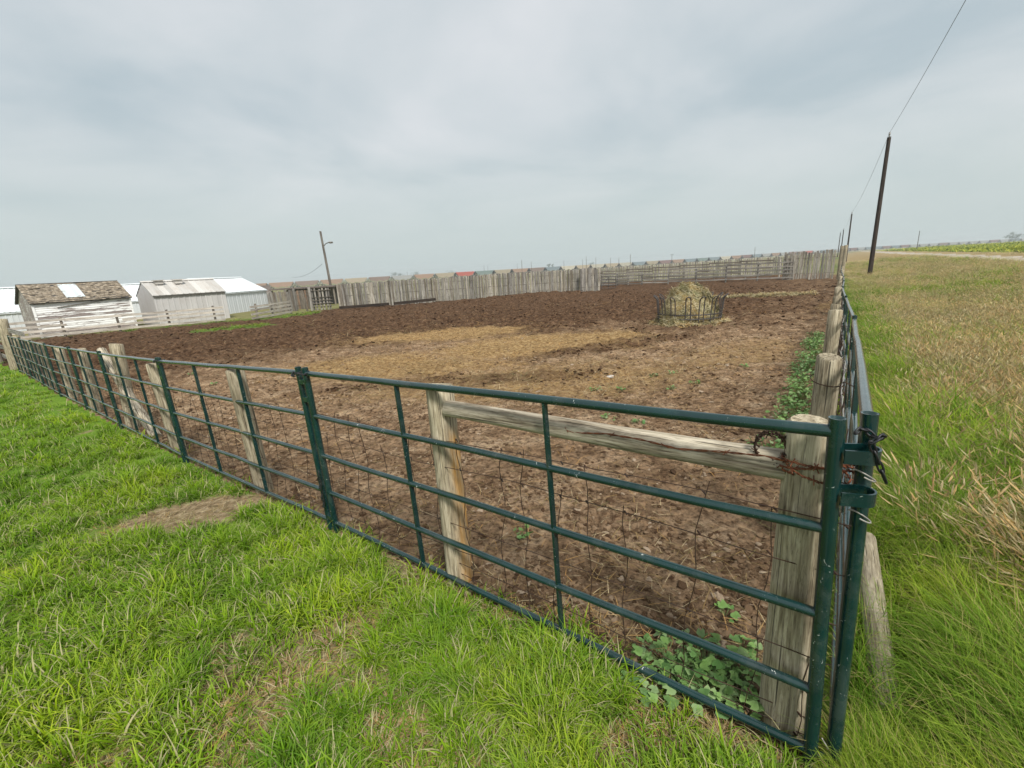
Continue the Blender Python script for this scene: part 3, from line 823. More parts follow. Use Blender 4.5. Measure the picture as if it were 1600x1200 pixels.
JF = [0.0, 3.3, 6.75, 10.1, 13.0, 15.95, 18.8, 21.5, 24.4]
LABF = ['nearest green pipe panel, at the corner post in front',
        'second green pipe panel from the corner, behind the bare dirt patch',
        'third green pipe panel from the corner, crossing the diagonal brace',
        'fourth green pipe panel from the corner, past the big leaning post',
        'fifth green pipe panel from the corner, along the lawn',
        'sixth green pipe panel from the corner, along the lawn',
        'seventh green pipe panel from the corner, one before the last',
        'last green pipe panel, farthest left beside the thick corner post']
FRONT = []; RIGHT = []
for i in range(8):
    off0 = NF * (.02 * math.sin(i * 2.1) if i else 0); off1 = NF * (.02 * math.sin((i + 1) * 2.1))
    FRONT.append(panel(R0 + UF * JF[i] + off0, R0 + UF * JF[i + 1] + off1, LABF[i], 'green panels of the front fence', 2, n=14 if i < 2 else 10 if i < 4 else 8, lug0=i > 0, detail=i < 4))
C1 = R0 + UR * .012 + NR * .050          # outer pipe of the right-hand run
JR = [0.0, 4.58, 9.55, 14.45, 19.35, 24.25, 29.15, 34.0, 38.9, 43.8, 48.7]
OFR = [0, .05, .0, -.06, -.02, -.03, -.10, -.16, -.17, -.2, -.22]
LABR = ['green pipe panel beginning at the corner and running right of the posts', 'second green pipe panel away along the right fence, after the first kink',
        'third green pipe panel away along the right fence', 'fourth green pipe panel away along the right fence', 'fifth green pipe panel away along the right fence',
        'sixth green pipe panel away along the right fence', 'seventh green pipe panel away along the right fence', 'eighth green pipe panel away along the right fence',
        'ninth green pipe panel away along the right fence', 'farthest green pipe panel of the right fence, near the far rails']
for i in range(10):
    RIGHT.append(panel(C1 + UR * JR[i] + NR * OFR[i], C1 + UR * JR[i + 1] + NR * OFR[i + 1], LABR[i], 'green panels of the right fence', 2, n=14 if i < 1 else 8, lug0=i > 0, detail=i < 3, lean=.032))

# corner hinge: two straps from the front panel's upright round the outer pipe, U clips and a chain
zR = T(*R0)
def as_part(o, t):
    """parent o (built in corner coordinates) to thing t, keeping its place"""
    mt = Matrix.Translation(t.location) @ Matrix.Rotation(t.rotation_euler[2], 4, 'Z')
    o.parent = t; o.matrix_parent_inverse = mt.inverted(); o.location = (R0[0], R0[1], zR); return o
SL0 = (T(*(R0 + UF * JF[1])) - zR) / JF[1]
def pa_(h): return Vector((*(UF * (.018 - h * SL0)), 0))
def pb_(h): return Vector((*(C1 + UR * .018 - NR * .032 * h - R0), 0))
for h in (1.265, 1.125):
    pa, pb = pa_(h), pb_(h); dv = (pb - pa).normalized(); sv = Vector((-dv.y, dv.x, 0))
    m_ = MB(); loop = []
    for k in range(13):
        an = -math.pi / 2 + math.pi * k / 12
        loop.append(pb + dv * math.cos(an) * .029 + sv * math.sin(an) * .029)
    path = [pa - sv * .027 + dv * .015] + loop + [pa + sv * .027 + dv * .015]
    v = []; f = []
    for i, p in enumerate(path):
        v += [(p.x, p.y, h - .022), (p.x, p.y, h + .022)]
        if i: f.append((2 * i - 2, 2 * i, 2 * i + 1, 2 * i - 1))
    n_ = len(v)
    for i, p in enumerate(path):
        t_ = (path[min(i + 1, len(path) - 1)] - path[max(i - 1, 0)]).normalized(); o_ = Vector((t_.y, -t_.x, 0)) * .006
        v += [(p.x + o_.x, p.y + o_.y, h - .022), (p.x + o_.x, p.y + o_.y, h + .022)]
        if i: a_ = n_ + 2 * i; f.append((a_ - 2, a_ - 1, a_ + 1, a_)); f.append((2 * i - 1, 2 * i + 1, a_ + 1, a_ - 1)); f.append((2 * i - 2, a_ - 2, a_, 2 * i))
    as_part(part('hinge_strap', m_.add(v, f), M_green, smooth=False), FRONT[0])
for h in (1.195, 1.055):
    pb = pb_(h)
    m_ = MB(); pts = []
    for k in range(15):
        an = math.pi * 2 * k / 14 * .78 - 2.0
        pts.append(pb + dv * math.cos(an) * .0285 + sv * math.sin(an) * .0285 + Vector((0, 0, h - .014 * math.cos(an))))
    as_part(part('pipe_clip', m_.tube(pts, .0026, 6), M_gwire), RIGHT[0])
pa, pb = pa_(.05), pb_(.05)
as_part(part('latch_bar', MB().bar(pa + Vector((0, 0, .055)) + dv * .02, pb + Vector((0, 0, .05)) - dv * .02, .03, .03), M_green, smooth=False), FRONT[0])
tag(as_part(part('tie_ring', MB().tube([pb + Vector((.04 * math.cos(k * .52) + .01, .04 * math.sin(k * .52), .035 + .008 * math.sin(k))) for k in range(12)], .004, 6, closed=True), M_gwire), RIGHT[0]))
as_part(part('loose_twine', MB().tube([pb + Vector((-.05 + .006 * k, .01 * math.sin(k * 1.7), .16 - .012 * k)) for k in range(11)], .0025, 5), M_gwire), RIGHT[0])
pa, pb = pa_(1.33), pb_(1.33)

def chain(label, pts, rl=.016, rw=.0045, cat='chain'):
    t = thing('chain', label, cat, tuple(pts[0]), 0, None)
    for i in range(len(pts) - 1):
        p, q = Vector(pts[i]) - Vector(pts[0]), Vector(pts[i + 1]) - Vector(pts[0])
        d_ = (q - p); L = d_.length * .72; mid = (p + q) / 2; qd = d_.to_track_quat('X', 'Z' if i % 2 else 'Y')
        ring = []
        for k in range(14):
            an = 2 * math.pi * k / 14
            ring.append(mid + qd @ Vector((math.cos(an) * L, math.sin(an) * rl * .55, 0)))
        part('link', MB().tube(ring, rw, 6, closed=True), M_chain, t)
    return t
top = Vector((R0[0], R0[1], zR)) + pb
cp = []
for k in range(9):
    an = 2.4 - k * .52
    cp.append(top + Vector((0, 0, 1.325)) + dv * math.cos(an) * .034 + sv * math.sin(an) * .034 + Vector((0, 0, .012 * math.sin(k * 1.3))))
for k in range(1, 5): cp.append(cp[8] + dv * .013 * k + Vector((0, 0, -.030 * k)))
chain('dark chain looped over the top of the near corner pipes', cp, .012, .0034)
for i, lab in ((1, 'chain hanging at the first joint of the front panels'), (2, 'chain hanging at the second joint of the front panels')):
    p = R0 + UF * JF[i] - NF * .03; z = T(*p)
    chain(lab, [Vector((p[0] + .006 * math.sin(k * 2.2), p[1] + .006 * math.cos(k * 1.9), z + .55 - k * .028)) for k in range(12)], .013, .0036)
    chain('wrapped ' + lab.replace('hanging at', 'round the top of'), [Vector((p[0], p[1], z + 1.345)) + Vector((.06 * math.cos(k * .7), .05 * math.sin(k * .7), .01 * math.sin(k * 2))) for k in range(10)], .013, .004)

# ------------------------------------------------------------------ wood posts
def post_mb(h, r, seed, n=16, rings=9, taper=.94, sink=.25, chamfer=.012):
    q = np.random.default_rng(seed); ph = q.uniform(0, 6.3, 4); m_ = MB(); v = []; f = []
    zs = list(np.linspace(-sink, h - chamfer, rings)) + [h]
    for i, z in enumerate(zs):
        k = 1 - (1 - taper) * max(z, 0) / h
        if i == len(zs) - 1: k *= 1 - chamfer / r
        for j in range(n):
            a = 2 * math.pi * j / n
            rr = r * k * (1 + .045 * math.sin(2 * a + ph[0] + z) + .03 * math.sin(3 * a + ph[1] - z * 2) + .007 * math.sin(7 * a + ph[2]) + q.normal(0, .006))
            v.append((rr * math.cos(a), rr * math.sin(a), z + (.012 * math.sin(a + ph[3]) if i >= len(zs) - 2 else 0)))
    for i in range(len(zs) - 1):
        for j in range(n): f.append((i * n + j, i * n + (j + 1) % n, (i + 1) * n + (j + 1) % n, (i + 1) * n + j))
    m_.add(v, f)
    tp = v[-n:]; m_.add(tp + [(0, 0, tp[0][2] * .5 + h * .5)], [(j, (j + 1) % n, n) for j in range(n)])
    return m_
def post(P, h, r, label, group, seed, mat=None, lean=(0, 0), name='fence_post', cat='fence post', n=16):
    z = T(*P)
    o = part(name, post_mb(h, r, seed, n), mat or M_post, None, (P[0], P[1], z), (lean[0], lean[1], random.uniform(0, 6) if mat is None else 0))
    return tag(o, label, cat, group)
GPF = 'round posts behind the front panels'
WF = [(.115, .135, 1.315, .090, 'thick grey post at the near corner with rusty wire coiled on it'),
      (1.93, .10, 1.315, .084, 'post with an orange stained side holding the left end of the log'),
      (4.76, .10, 1.32, .086, 'grey post behind the second green panel near the dirt patch'),
      (7.39, .10, 1.27, .085, 'grey post just left of the second panel joint'),
      (9.80, .10, 1.49, .095, 'tall leaning grey post with a diagonal brace beside it'),
      (12.6, .10, 1.33, .09, 'grey post left of the tall leaning post'),
      (15.3, .12, 1.30, .10, 'second grey post left of the tall leaning post'),
      (18.0, .12, 1.33, .11, 'third grey post left of the tall leaning post'),
      (20.7, .12, 1.35, .11, 'fourth grey post left of the tall leaning post'),
      (23.6, .12, 1.35, .12, 'fifth grey post left of the tall leaning post')]
PF = []
for i, (s, o_, h, r, lab) in enumerate(WF):
    P = R0 + UF * s + NF * o_; PF.append(P)
    post(P, h, r, lab, GPF, 100 + i, M_post_y if i == 1 else None, (random.uniform(-.015, .015) - .014, random.uniform(-.02, .02) - .018) if i != 4 else (.0, -.06))
Lp = L_END + UF * .15
post(Lp, 1.95, .17, 'thick grey corner post at the far left end of the panels', None, 140, None, (0, -.03), 'corner_post')
# diagonal brace and the horizontal log
def log_between(name, p, q, r0, r1, mat, label, cat, seed, n=16):
    p = Vector(p); q = Vector(q); d_ = q - p; L = d_.length; g = np.random.default_rng(seed); m_ = MB(); ph = g.uniform(0, 6, 3)
    v = []; f = []; K = 12
    for i in range(K):
        z = L * i / (K - 1); rr = r0 + (r1 - r0) * i / (K - 1)
        for j in range(n):
            a = 2 * math.pi * j / n
            k = rr * (1 + .05 * math.sin(2 * a + ph[0] + z * .6) + .035 * math.sin(3 * a + ph[1] + z) + g.normal(0, .012))
            v.append((k * math.cos(a) + .012 * math.sin(z * 1.4 + ph[2]), k * math.sin(a) + .01 * math.cos(z * 1.9), z + g.normal(0, .002)))
    for i in range(K - 1):
        for j in range(n): f.append((i * n + j, i * n + (j + 1) % n, (i + 1) * n + (j + 1) % n, (i + 1) * n + j))
    m_.add(v, f); m_.add(v[:n], [tuple(reversed(range(n)))]); m_.add(v[-n:], [tuple(range(n))])
    o = part(name, m_, mat, None, tuple(p)); o.rotation_euler = d_.to_track_quat('Z', 'Y').to_euler()
    return tag(o, label, cat)
z0, z1 = T(*PF[0]), T(*PF[1])
logA = R0 + UF * .10 + NF * .175; 
log_between('brace_log', (*(PF[1] + NF * .0 - UF * .05), z1 + 1.175), (*(PF[0] + UF * .085), z0 + 1.15), .046, .056, M_log, 'bleached round log wedged level between the two nearest posts', 'log', 3)
P4 = PF[4]; bb = R0 + UF * 8.55 + NF * .12
log_between('diagonal_brace', (*bb, T(*bb) + .02), (*(R0 + UF * 10.75 + NF * .14), T(*P4) + 1.32), .075, .065, M_log, 'diagonal log brace leaning against the tall post', 'brace', 4)
fp = R0 + UR * 1.70 + NR * .19; fq = R0 + UR * .42 + NR * .25
log_between('fallen_post', (*fp, T(*fp) + .14), (*fq, T(*fq) + .02), .060, .052, M_post, 'old grey post lying in the grass right of the near corner', 'log', 5)

WR = [1.72, 5.75, 8.3, 10.7, 14.0, 17.2, 20.6, 24, 27.5, 31, 34.5, 38, 41.5, 45, 48.5]
LABW = ['post beside the first right panel, nearest after the corner', 'second post away along the right fence', 'third post away along the right fence', 'fourth post away along the right fence',
        'fifth post away along the right fence', 'sixth post away along the right fence', 'seventh post away along the right fence']
PR = []
for i, s in enumerate(WR):
    P = R0 + UR * s - NR * (.115 if i == 0 else .14); PR.append(P)
    post(P, 1.33 + .05 * math.sin(i * 2), (.085 if i else .07), LABW[i] if i < 7 else 'grey post in the far half of the right fence', 'round posts along the right fence', 160 + i, None,
         (random.uniform(-.03, .03), random.uniform(-.03, .03)), n=16 if i < 3 else 10)
# tall far end posts
for k, (px, pt, pb_, d_) in enumerate(((1322, 383, 432, 50.0), (1316, 384, 432, 51.0))):
    a_ = at_dist(px, pt, d_); P = (a_[0], a_[1])
    post(P, a_[2] - T(*P), .14, ['tall grey end post where the right fence meets the far rails, right one', 'tall grey end post where the right fence meets the far rails, left one'][k], 'tall end posts', 190 + k, None, name='end_post')

# ------------------------------------------------------------------ page wire and barbed wire
def wire_fence(P0, P1, label, seed, heights, spacing, rw=.0021, amp=.016, n_det=40):
    P0 = np.asarray(P0); P1 = np.asarray(P1); u = P1 - P0; L = float(np.hypot(*u)); u /= L
    g = np.random.default_rng(seed)
    z0 = T(*P0); t = thing('wire_fence', label, 'wire fence', (P0[0], P0[1], z0), yaw(u))
    def gzl(s): p = P0 + u * s; return T(*p) - z0
    K = int(L / .14)
    ss = np.linspace(0, L, K)
    gl = [gzl(s) for s in ss]
    offs = []
    for h in heights:
        nz = amp * 2.2 * (fbm(ss * 1.1, ss * 0 + h * 9, seed, 3) - .5) * 2; ny = amp * 1.8 * (fbm(ss * 1.5, ss * 0 + h * 5, seed + 5, 2) - .5) * 2
        offs.append((nz, ny))
        part('strand', MB().tube([(s, ny[i], gl[i] + h + nz[i]) for i, s in enumerate(ss)], rw, 5, cap=False), M_wire, t)
    m_ = MB(); s = .08
    while s < L:
        top_h = max(heights) if g.random() < .75 else heights[-2]
        lx, ph = g.normal(0, .05), g.uniform(0, 6); pts = []
        for h in np.linspace(min(heights), top_h + g.uniform(0, .05), 10):
            i = min(int(s / L * K), K - 1)
            pts.append((s + lx * h + .012 * math.sin(h * 14 + ph), .010 * math.sin(h * 11 + ph * 2), gl[i] + h))
        m_.tube(pts, rw, 4, cap=False)
        if s < 12:
            for h in heights:                                  # wrapped knots
                m_.tube([(s + lx * h - .008, .004, gl[i] + h - .004), (s + lx * h + .008, -.004, gl[i] + h + .006)], rw * 1.9, 4)
        s += spacing * g.uniform(.75, 1.3)
    tag(part('stay_wires', m_, M_wire, t), kind='stuff')
    return t
wire_fence(R0 + UF * .0 + NF * .052, R0 + UF * 24 + NF * .056, 'rusty sagging page wire stapled along the front posts', 5, (.07, .17, .29, .44, .62, .82, 1.0), .21)
wire_fence(R0 + UR * .12 - NR * .035, R0 + UR * 24 - NR * .045, 'rusty page wire running along the right hand posts', 6, (.08, .18, .30, .45, .62, .80, 1.0, 1.18), .17)
# barbed wire
def barbed(label, pts, mat=M_rust, r=.0022):
    P = [Vector(p) for p in pts]; o0 = P[0]
    t = thing('barbed_wire', label, 'barbed wire', tuple(o0))
    a_, b_ = [], []
    fine = []
    for i in range(len(P) - 1):
        for k in range(6): fine.append(P[i].lerp(P[i + 1], k / 6) - o0)
    fine.append(P[-1] - o0)
    for i, p in enumerate(fine):
        w_ = Vector((0, math.cos(i * 1.3), math.sin(i * 1.3))) * r * 1.3
        a_.append(p + w_); b_.append(p - w_)
    part('wire_strand', MB().tube(a_, r, 5), mat, t); part('wire_strand', MB().tube(b_, r, 5), mat, t)
    m_ = MB()
    for i in range(4, len(fine) - 2, 9):
        for q in range(2):
            d_ = Vector((random.uniform(-1, 1), random.uniform(-1, 1), random.uniform(-1, 1))).normalized() * .018
            m_.tube([fine[i] - d_, fine[i] + d_], r * .8, 4)
    tag(part('barbs', m_, mat, t), kind='stuff')
    return t
pA, pB = PF[0], PF[1]
ln = [];
for k in range(13):
    f_ = k / 12; p = pB + (pA - pB) * f_ - NF * (.052 + .004 * math.sin(k)); ln.append((p[0], p[1], z1 + (z0 - z1) * f_ + 1.18 + (.012 * math.sin(k * 1.9))))
barbed('red rusty barbed wire strung along the level log', ln[5:])
coil = []
for k in range(54):
    an = k * .42; rr = .103 + .012 * math.sin(k * .9)
    coil.append((pA[0] + rr * math.cos(an), pA[1] + rr * math.sin(an), z0 + 1.15 + .035 * math.sin(k * .33) + .0006 * k))
barbed('rusty barbed wire wound round the top of the near corner post', coil)
lp = []
for k in range(22):
    an = k * .62; c_ = pA + UF * .14 - NF * .03
    lp.append((c_[0] + UF[0] * .05 * math.cos(an), c_[1] + UF[1] * .05 * math.cos(an), z0 + 1.20 + .065 * math.sin(an) + .001 * k))
barbed('loose coil of rusty wire left of the near corner post top', lp, M_wire, .0026)
ln = []
for k in range(40):
    s = .9 + k * .55; p = R0 + UR * s - NR * (.03 + .012 * math.sin(k * 1.7)); ln.append((p[0], p[1], T(*p) + 1.14 + .05 * math.sin(k * .8)))
barbed('pale twisted barbed wire along the tops of the right posts', ln, M_gwire, .003)
# tie wires round posts of the right run
for i in (0, 1):
    P = PR[i]; z = T(*P)
    ring = [(.092 * math.cos(k * .45), .092 * math.sin(k * .45), .02 * math.sin(k * .45)) for k in range(14)] + [(.14 * NR[0], .14 * NR[1], -.03), (.17 * NR[0], .17 * NR[1], -.02)]
    o = part('tie_wire', MB().tube(ring, .0035, 5), M_wire, None, (P[0], P[1], z + 1.18))
    tag(o, ['wire tie round the first right hand post', 'wire tie round the second right hand post'][i], 'wire tie')

# ------------------------------------------------------------------ mallow weeds
def leaf_geo(rad, fold, seed):
    g = np.random.default_rng(seed); v = [(0, 0, 0)]; n = 14
    for k in range(n):
        a = 2 * math.pi * k / n + .22; rr = rad * (.92 + .13 * math.cos(3.5 * a) + .06 * math.cos(7 * a)) * (.42 if k == n - 1 else 1)
        v.append((rr * math.cos(a), rr * math.sin(a), fold * rad * abs(math.sin(2.5 * a)) + g.normal(0, .04) * rad))
    return v, [(0, k + 1, (k + 1) % n + 1) for k in range(n)]
def attrs(me, h=None, k=None):
    n = len(me.vertices)
    for an, vals in (('h', h), ('k', k)):
        a = me.attributes.new(an, 'FLOAT', 'POINT'); a.data.foreach_set('value', np.asarray(vals, np.float32) if vals is not None else np.full(n, .5, np.float32))
LEAFS = []
for s in range(6):
    v, f = leaf_geo(.023 * (1 + .15 * (s % 3)), .25, s); me = MB().add(v, f).mesh('leaf'); attrs(me, [.35] + [.45 + .09 * s] * 14, [.3 + .12 * s] * 15); me.materials.append(M_leaf); LEAFS.append(me)
m, nt, b = newmat('weed_stem', .7); b.inputs['Base Color'].default_value = (.16, .21, .08, 1); M_stem = m
def mallow(P, rad, nl, hgt, label, group):
    z = float(gz(*P)); t = thing('mallow_weed', label, 'weed', (P[0], P[1], z), 0, group)
    m_ = MB()
    for k in range(nl):
        a = rng.uniform(0, 6.3); r_ = rad * math.sqrt(rng.uniform(.02, 1)); zz = hgt * rng.uniform(.35, 1) * (1 - .5 * (r_ / rad) ** 2)
        p = (r_ * math.cos(a), r_ * math.sin(a), zz)
        o = link('leaf', LEAFS[k % 6], None, t, p, (rng.normal(0, .32), rng.normal(0, .32), rng.uniform(0, 6.3)))
        s = .35 + .9 * rng.random() ** 1.3; o.scale = (s, s, s)
        m_.tube([(p[0] * .1, p[1] * .1, 0), (p[0] * .6, p[1] * .6, zz * .7), (p[0], p[1], zz - .002)], .0016, 4, cap=False)
    tag(part('stems', m_, M_stem, t), kind='stuff')
    return t
spots = [(.66, 1.72, .16, 64, .12), (.84, 1.70, .16, 66, .13), (.80, 1.56, .15, 60, .11), (.96, 1.62, .13, 48, .12), (.62, 1.56, .13, 40, .08), (.93, 1.46, .10, 30, .09), (.48, 1.66, .08, 14, .06), (1.08, 1.78, .07, 14, .09), (1.10, 2.02, .06, 9, .10)]
wl = ['leafy mallow weed spreading left of the near post, on the bare mud', 'leafy mallow weed close behind the bottom rail left of the near post', 'low mallow weed under the bottom rail beside the near post',
      'mallow weed touching the foot of the near corner post', 'sparse mallow weed leftmost under the bottom rail', 'small mallow weed squeezed against the near post foot', 'tiny mallow seedling left of the weed patch',
      'small mallow weed just behind the near corner post', 'thin mallow sprig higher up behind the near corner post']
for (x_, y_, r_, n_, h_), lab in zip(spots, wl): mallow((x_, y_), r_, n_, h_, lab, 'mallow weeds at the near corner')
def small_weed(P, rad, n, hgt, label, group, cat='weed'):
    z = float(gz(*P)); v = []; f = []; hh = []; kk = []
    mb_ = MB()
    for k in range(n):
        a = rng.uniform(0, 6.3); r_ = rad * math.sqrt(rng.uniform(0, 1)); s = rng.uniform(.6, 1.25)
        lv, lf = leaf_geo(.024 * s, .25, k)
        mt = Matrix.Translation((r_ * math.cos(a), r_ * math.sin(a), hgt * rng.uniform(.25, 1))) @ Euler((rng.normal(0, .4), rng.normal(0, .4), rng.uniform(0, 6.3))).to_matrix().to_4x4()
        mb_.tube([(0, 0, -.01), tuple(mt.translation * .5), tuple(mt.translation)], .0015, 3, cap=False); hh += [.1] * 9; kk += [.5] * 9
        mb_.add([mt @ Vector(p) for p in lv], lf); kv = rng.uniform(); hh += [rng.uniform(.3, 1)] * len(lv); kk += [kv] * len(lv)
    me = mb_.mesh('mallow_weed'); attrs(me, hh, kk)
    o = link('mallow_weed', me, M_leaf, None, (P[0], P[1], z)); tag(o, label, cat, group)
    return o
for i in range(26):
    s = 3.3 + i * .40 + rng.uniform(-.15, .15); P = R0 + UR * s - NR * (.28 + rng.uniform(0, .30))
    small_weed(P, .23, 60, .2, 'green mallow weed in the strip along the right posts', 'mallow strip inside the right fence')
for i, (px, py) in enumerate([(972, 612), (1046, 612), (1020, 588), (1052, 584), (985, 648), (998, 660), (930, 613), (1165, 574), (1085, 600), (810, 842), (300, 590), (335, 600), (950, 655)]):
    r_ = ray(px, py); d_ = None
    for d_ in np.arange(2.5, 20, .05):
        k = d_ / math.hypot(r_[0], r_[1])
        if CAM_H + r_[2] * k < T(r_[0] * k, r_[1] * k): break
    wlab = ['left of the pair under the top rail', 'right of the pair under the top rail', 'nearest the pale stone', 'in the row right of the pale stone', 'just above the level log', 'touching the top edge of the level log',
            'left of the pale stone row', 'closest to the mallow strip', 'between the stone and the mallow strip', 'low between the stays of the nearest panel', 'behind the second panel, left one', 'behind the second panel, right one', 'just below the top rail'][i]
    small_weed((r_[0] * k, r_[1] * k), .11, 14, .06, 'small green weed on bare mud, ' + wlab, 'lone weeds in the yard')
import bmesh
o = link('stone', clod(77), None, None, (2.05, 8.9, float(gz(2.05, 8.9)) + .03)); o.scale = (.07, .06, .05)
o.data.materials.clear(); o.data.materials.append(sheet('pale_stone', (.5, .47, .43), .9)); tag(o, 'small pale stone lying on the mud behind the log', 'stone')

# ------------------------------------------------------------------ bale feeder and hay
FX, FY = 7.25, 17.75; FZ = T(FX, FY); FR = 1.18
fd = thing('bale_feeder', 'rusty round bale feeder with hooped bars standing in the yard', 'bale feeder', (FX, FY, FZ), 0)
circ = lambda r, z, n=48: [(r * math.cos(2 * math.pi * k / n), r * math.sin(2 * math.pi * k / n), z) for k in range(n)]
for z, r_ in ((.03, FR), (.42, FR), (.26, FR)):
    part('ring', MB().tube(circ(r_, z), .024, 6, closed=True), M_rustpipe, fd)
NB = 15; hoop = None
mb_ = MB(); pts = []
wv = .088
for k in range(21):
    t_ = k / 20
    if t_ < .36: xx, zz, oo = -wv, .0 + t_ / .36 * .98, 0
    elif t_ > .64: xx, zz, oo = wv, .98 * (1 - (t_ - .64) / .36), 0
    else:
        an = math.pi * (t_ - .36) / .28; xx, zz, oo = -wv * math.cos(an), .98 + .13 * math.sin(an), .13 * math.sin(an)
    lean = .10 * max(0, zz - .3)
    pts.append((FR + lean + oo, xx, zz))
hoop = mb_.tube(pts, .021, 7).mesh('hoop_bar')
for k in range(NB):
    link('hoop_bar', hoop, M_rustpipe, fd, (0, 0, 0), (0, 0, 2 * math.pi * (k + .2) / NB + random.uniform(-.03, .03)))
# hay: lumpy mound plus loose strands
def strands(n, fn, seed, L0, L1, w):
    g = np.random.default_rng(seed); v = []; f = []; hh = []; kk = []
    for i in range(n):
        p, nrm = fn(g); p = Vector(p); nrm = Vector(nrm).normalized()
        t_ = Vector((g.normal(), g.normal(), g.normal())); t_ = (t_ - nrm * t_.dot(nrm) * .75).normalized(); s_ = t_.cross(nrm)
        if s_.length < 1e-3: continue
        s_.normalize(); L = g.uniform(L0, L1); k0 = len(v); hv = g.uniform(); kv = g.uniform()
        for q in range(3):
            c_ = p + t_ * L * (q / 2 - .5) + nrm * (.02 * (1 - abs(q - 1)) + g.uniform(0, .015)) + Vector((0, 0, -.02 * (q != 1)))
            ww = w * (1, 1, .4)[q]
            v += [tuple(c_ - s_ * ww), tuple(c_ + s_ * ww)]; hh += [hv] * 2; kk += [kv] * 2
        f += [(k0, k0 + 1, k0 + 3, k0 + 2), (k0 + 2, k0 + 3, k0 + 5, k0 + 4)]
    me = bpy.data.meshes.new('strands'); me.from_pydata(v, [], f); attrs(me, hh, kk); me.update(); return me
def haypt(th, ph):
    t = math.cos(ph)                                         # 1 at the rim, 0 at the top
    lump = 1 + .10 * math.sin(2 * th + 1) + .07 * math.sin(5 * th + ph * 4) + .05 * math.sin(9 * th + 7 * ph)
    r_ = 1.15 * t * lump
    z_ = 1.28 * (1 - t ** 2.7) * (1 + .09 * math.sin(4 * th + 6 * t) + .07 * math.sin(7 * th - 11 * t) + .05 * math.sin(13 * th + 17 * t)) + .10 * (1 - t) * (t > .15)
    return (r_ * math.cos(th) - .10 * (1 - t), r_ * math.sin(th), max(z_, .0) + .02)
hp = thing('hay_pile', 'slumped grey green hay bale inside the round feeder', 'hay', (FX, FY, FZ), 0)
mb_ = MB(); v = []; f = []; NT, NP = 56, 20
for i in range(NP):
    ph = .02 + (math.pi / 2 - .03) * i / (NP - 1)
    for j in range(NT): v.append(haypt(2 * math.pi * j / NT, ph))
for i in range(NP - 1):
    for j in range(NT): f.append((i * NT + j, i * NT + (j + 1) % NT, (i + 1) * NT + (j + 1) % NT, (i + 1) * NT + j))
f.append(tuple((NP - 1) * NT + j for j in range(NT)))
me = mb_.add(v, f).mesh('hay_mound'); attrs(me, rng.uniform(0, .5, len(v)), rng.uniform(0, .8, len(v))); link('hay_mound', me, M_hay, hp)
def on_hay(g):
    th = g.uniform(0, 6.283); ph = math.acos(min(.995, math.sqrt(g.uniform(.0, 1.0)))) + .005; p = haypt(th, ph); return p, (p[0], p[1], p[2] * .6 + .1)
tag(link('loose_strands', strands(8000, on_hay, 3, .14, .55, .008), M_hay, hp), kind='stuff')
def on_ring(g):
    th = g.uniform(0, 6.283); r_ = FR * (.85 + .42 * g.random() ** 1.4 + .12 * math.sin(3 * th + 1)); x_, y_ = FX + r_ * math.cos(th), FY + r_ * math.sin(th)
    return (x_, y_, float(gz(x_, y_)) + .01 + .10 * max(0, 1 - abs(r_ - FR * .98) / .35) * g.random()), (0, 0, 1)
o = link('spilled_hay', strands(4200, on_ring, 4, .10, .42, .010), M_hay); tag(o, 'pale hay spilled in a ring around the feeder foot', 'hay', kind='stuff')
def on_strip(g):
    u_ = g.uniform(-1, 1); v_ = g.normal(0, .33) * (1 - u_ * u_ * .6); x_ = 16.3 + 3.3 * u_ * .98 + v_ * .2; y_ = 29 - .7 * u_ + v_ * 1.3
    return (x_, y_, float(gz(x_, y_)) + .02 + .12 * g.random()), (0, 0, 1)
o = link('hay_windrow', strands(2200, on_strip, 5, .12, .5, .013), M_hay); tag(o, 'strip of pale hay lying on the mud right of the feeder', 'hay', kind='stuff')

# ------------------------------------------------------------------ plank and rail fences
def zline(P0, P1): return lambda s, L: T(*(np.asarray(P0) + (np.asarray(P1) - np.asarray(P0)) * s / L))
PLM = {}
def plank_mesh(key, w, h, mat):
    if (key, mat.name) in PLM: return PLM[(key, mat.name)]
    g = np.random.default_rng(key); n0 = MB(); c_ = g.uniform(-.03, .03); tp = g.uniform(-.02, .02)
    a = w / 2
    v = [(-a, -.012, 0), (a, -.012, 0), (a, .012, 0), (-a, .012, 0),
         (-a + c_ * .5, -.012 + tp, h * .5), (a + c_ * .5, -.012 + tp, h * .5), (a + c_ * .5, .012 + tp, h * .5), (-a + c_ * .5, .012 + tp, h * .5),
         (-a + c_, -.012, h - g.uniform(0, .03)), (a + c_, -.012, h - g.uniform(0, .03)), (a + c_, .012, h), (-a + c_, .012, h)]
    f = [(3, 2, 1, 0), (8, 9, 10, 11)] + [(k + i, k + (i + 1) % 4, k + 4 + (i + 1) % 4, k + 4 + i) for k in (0, 4) for i in range(4)]
    me = n0.add(v, f).mesh('plank', False); me.materials.append(mat); PLM[(key, mat.name)] = me; return me
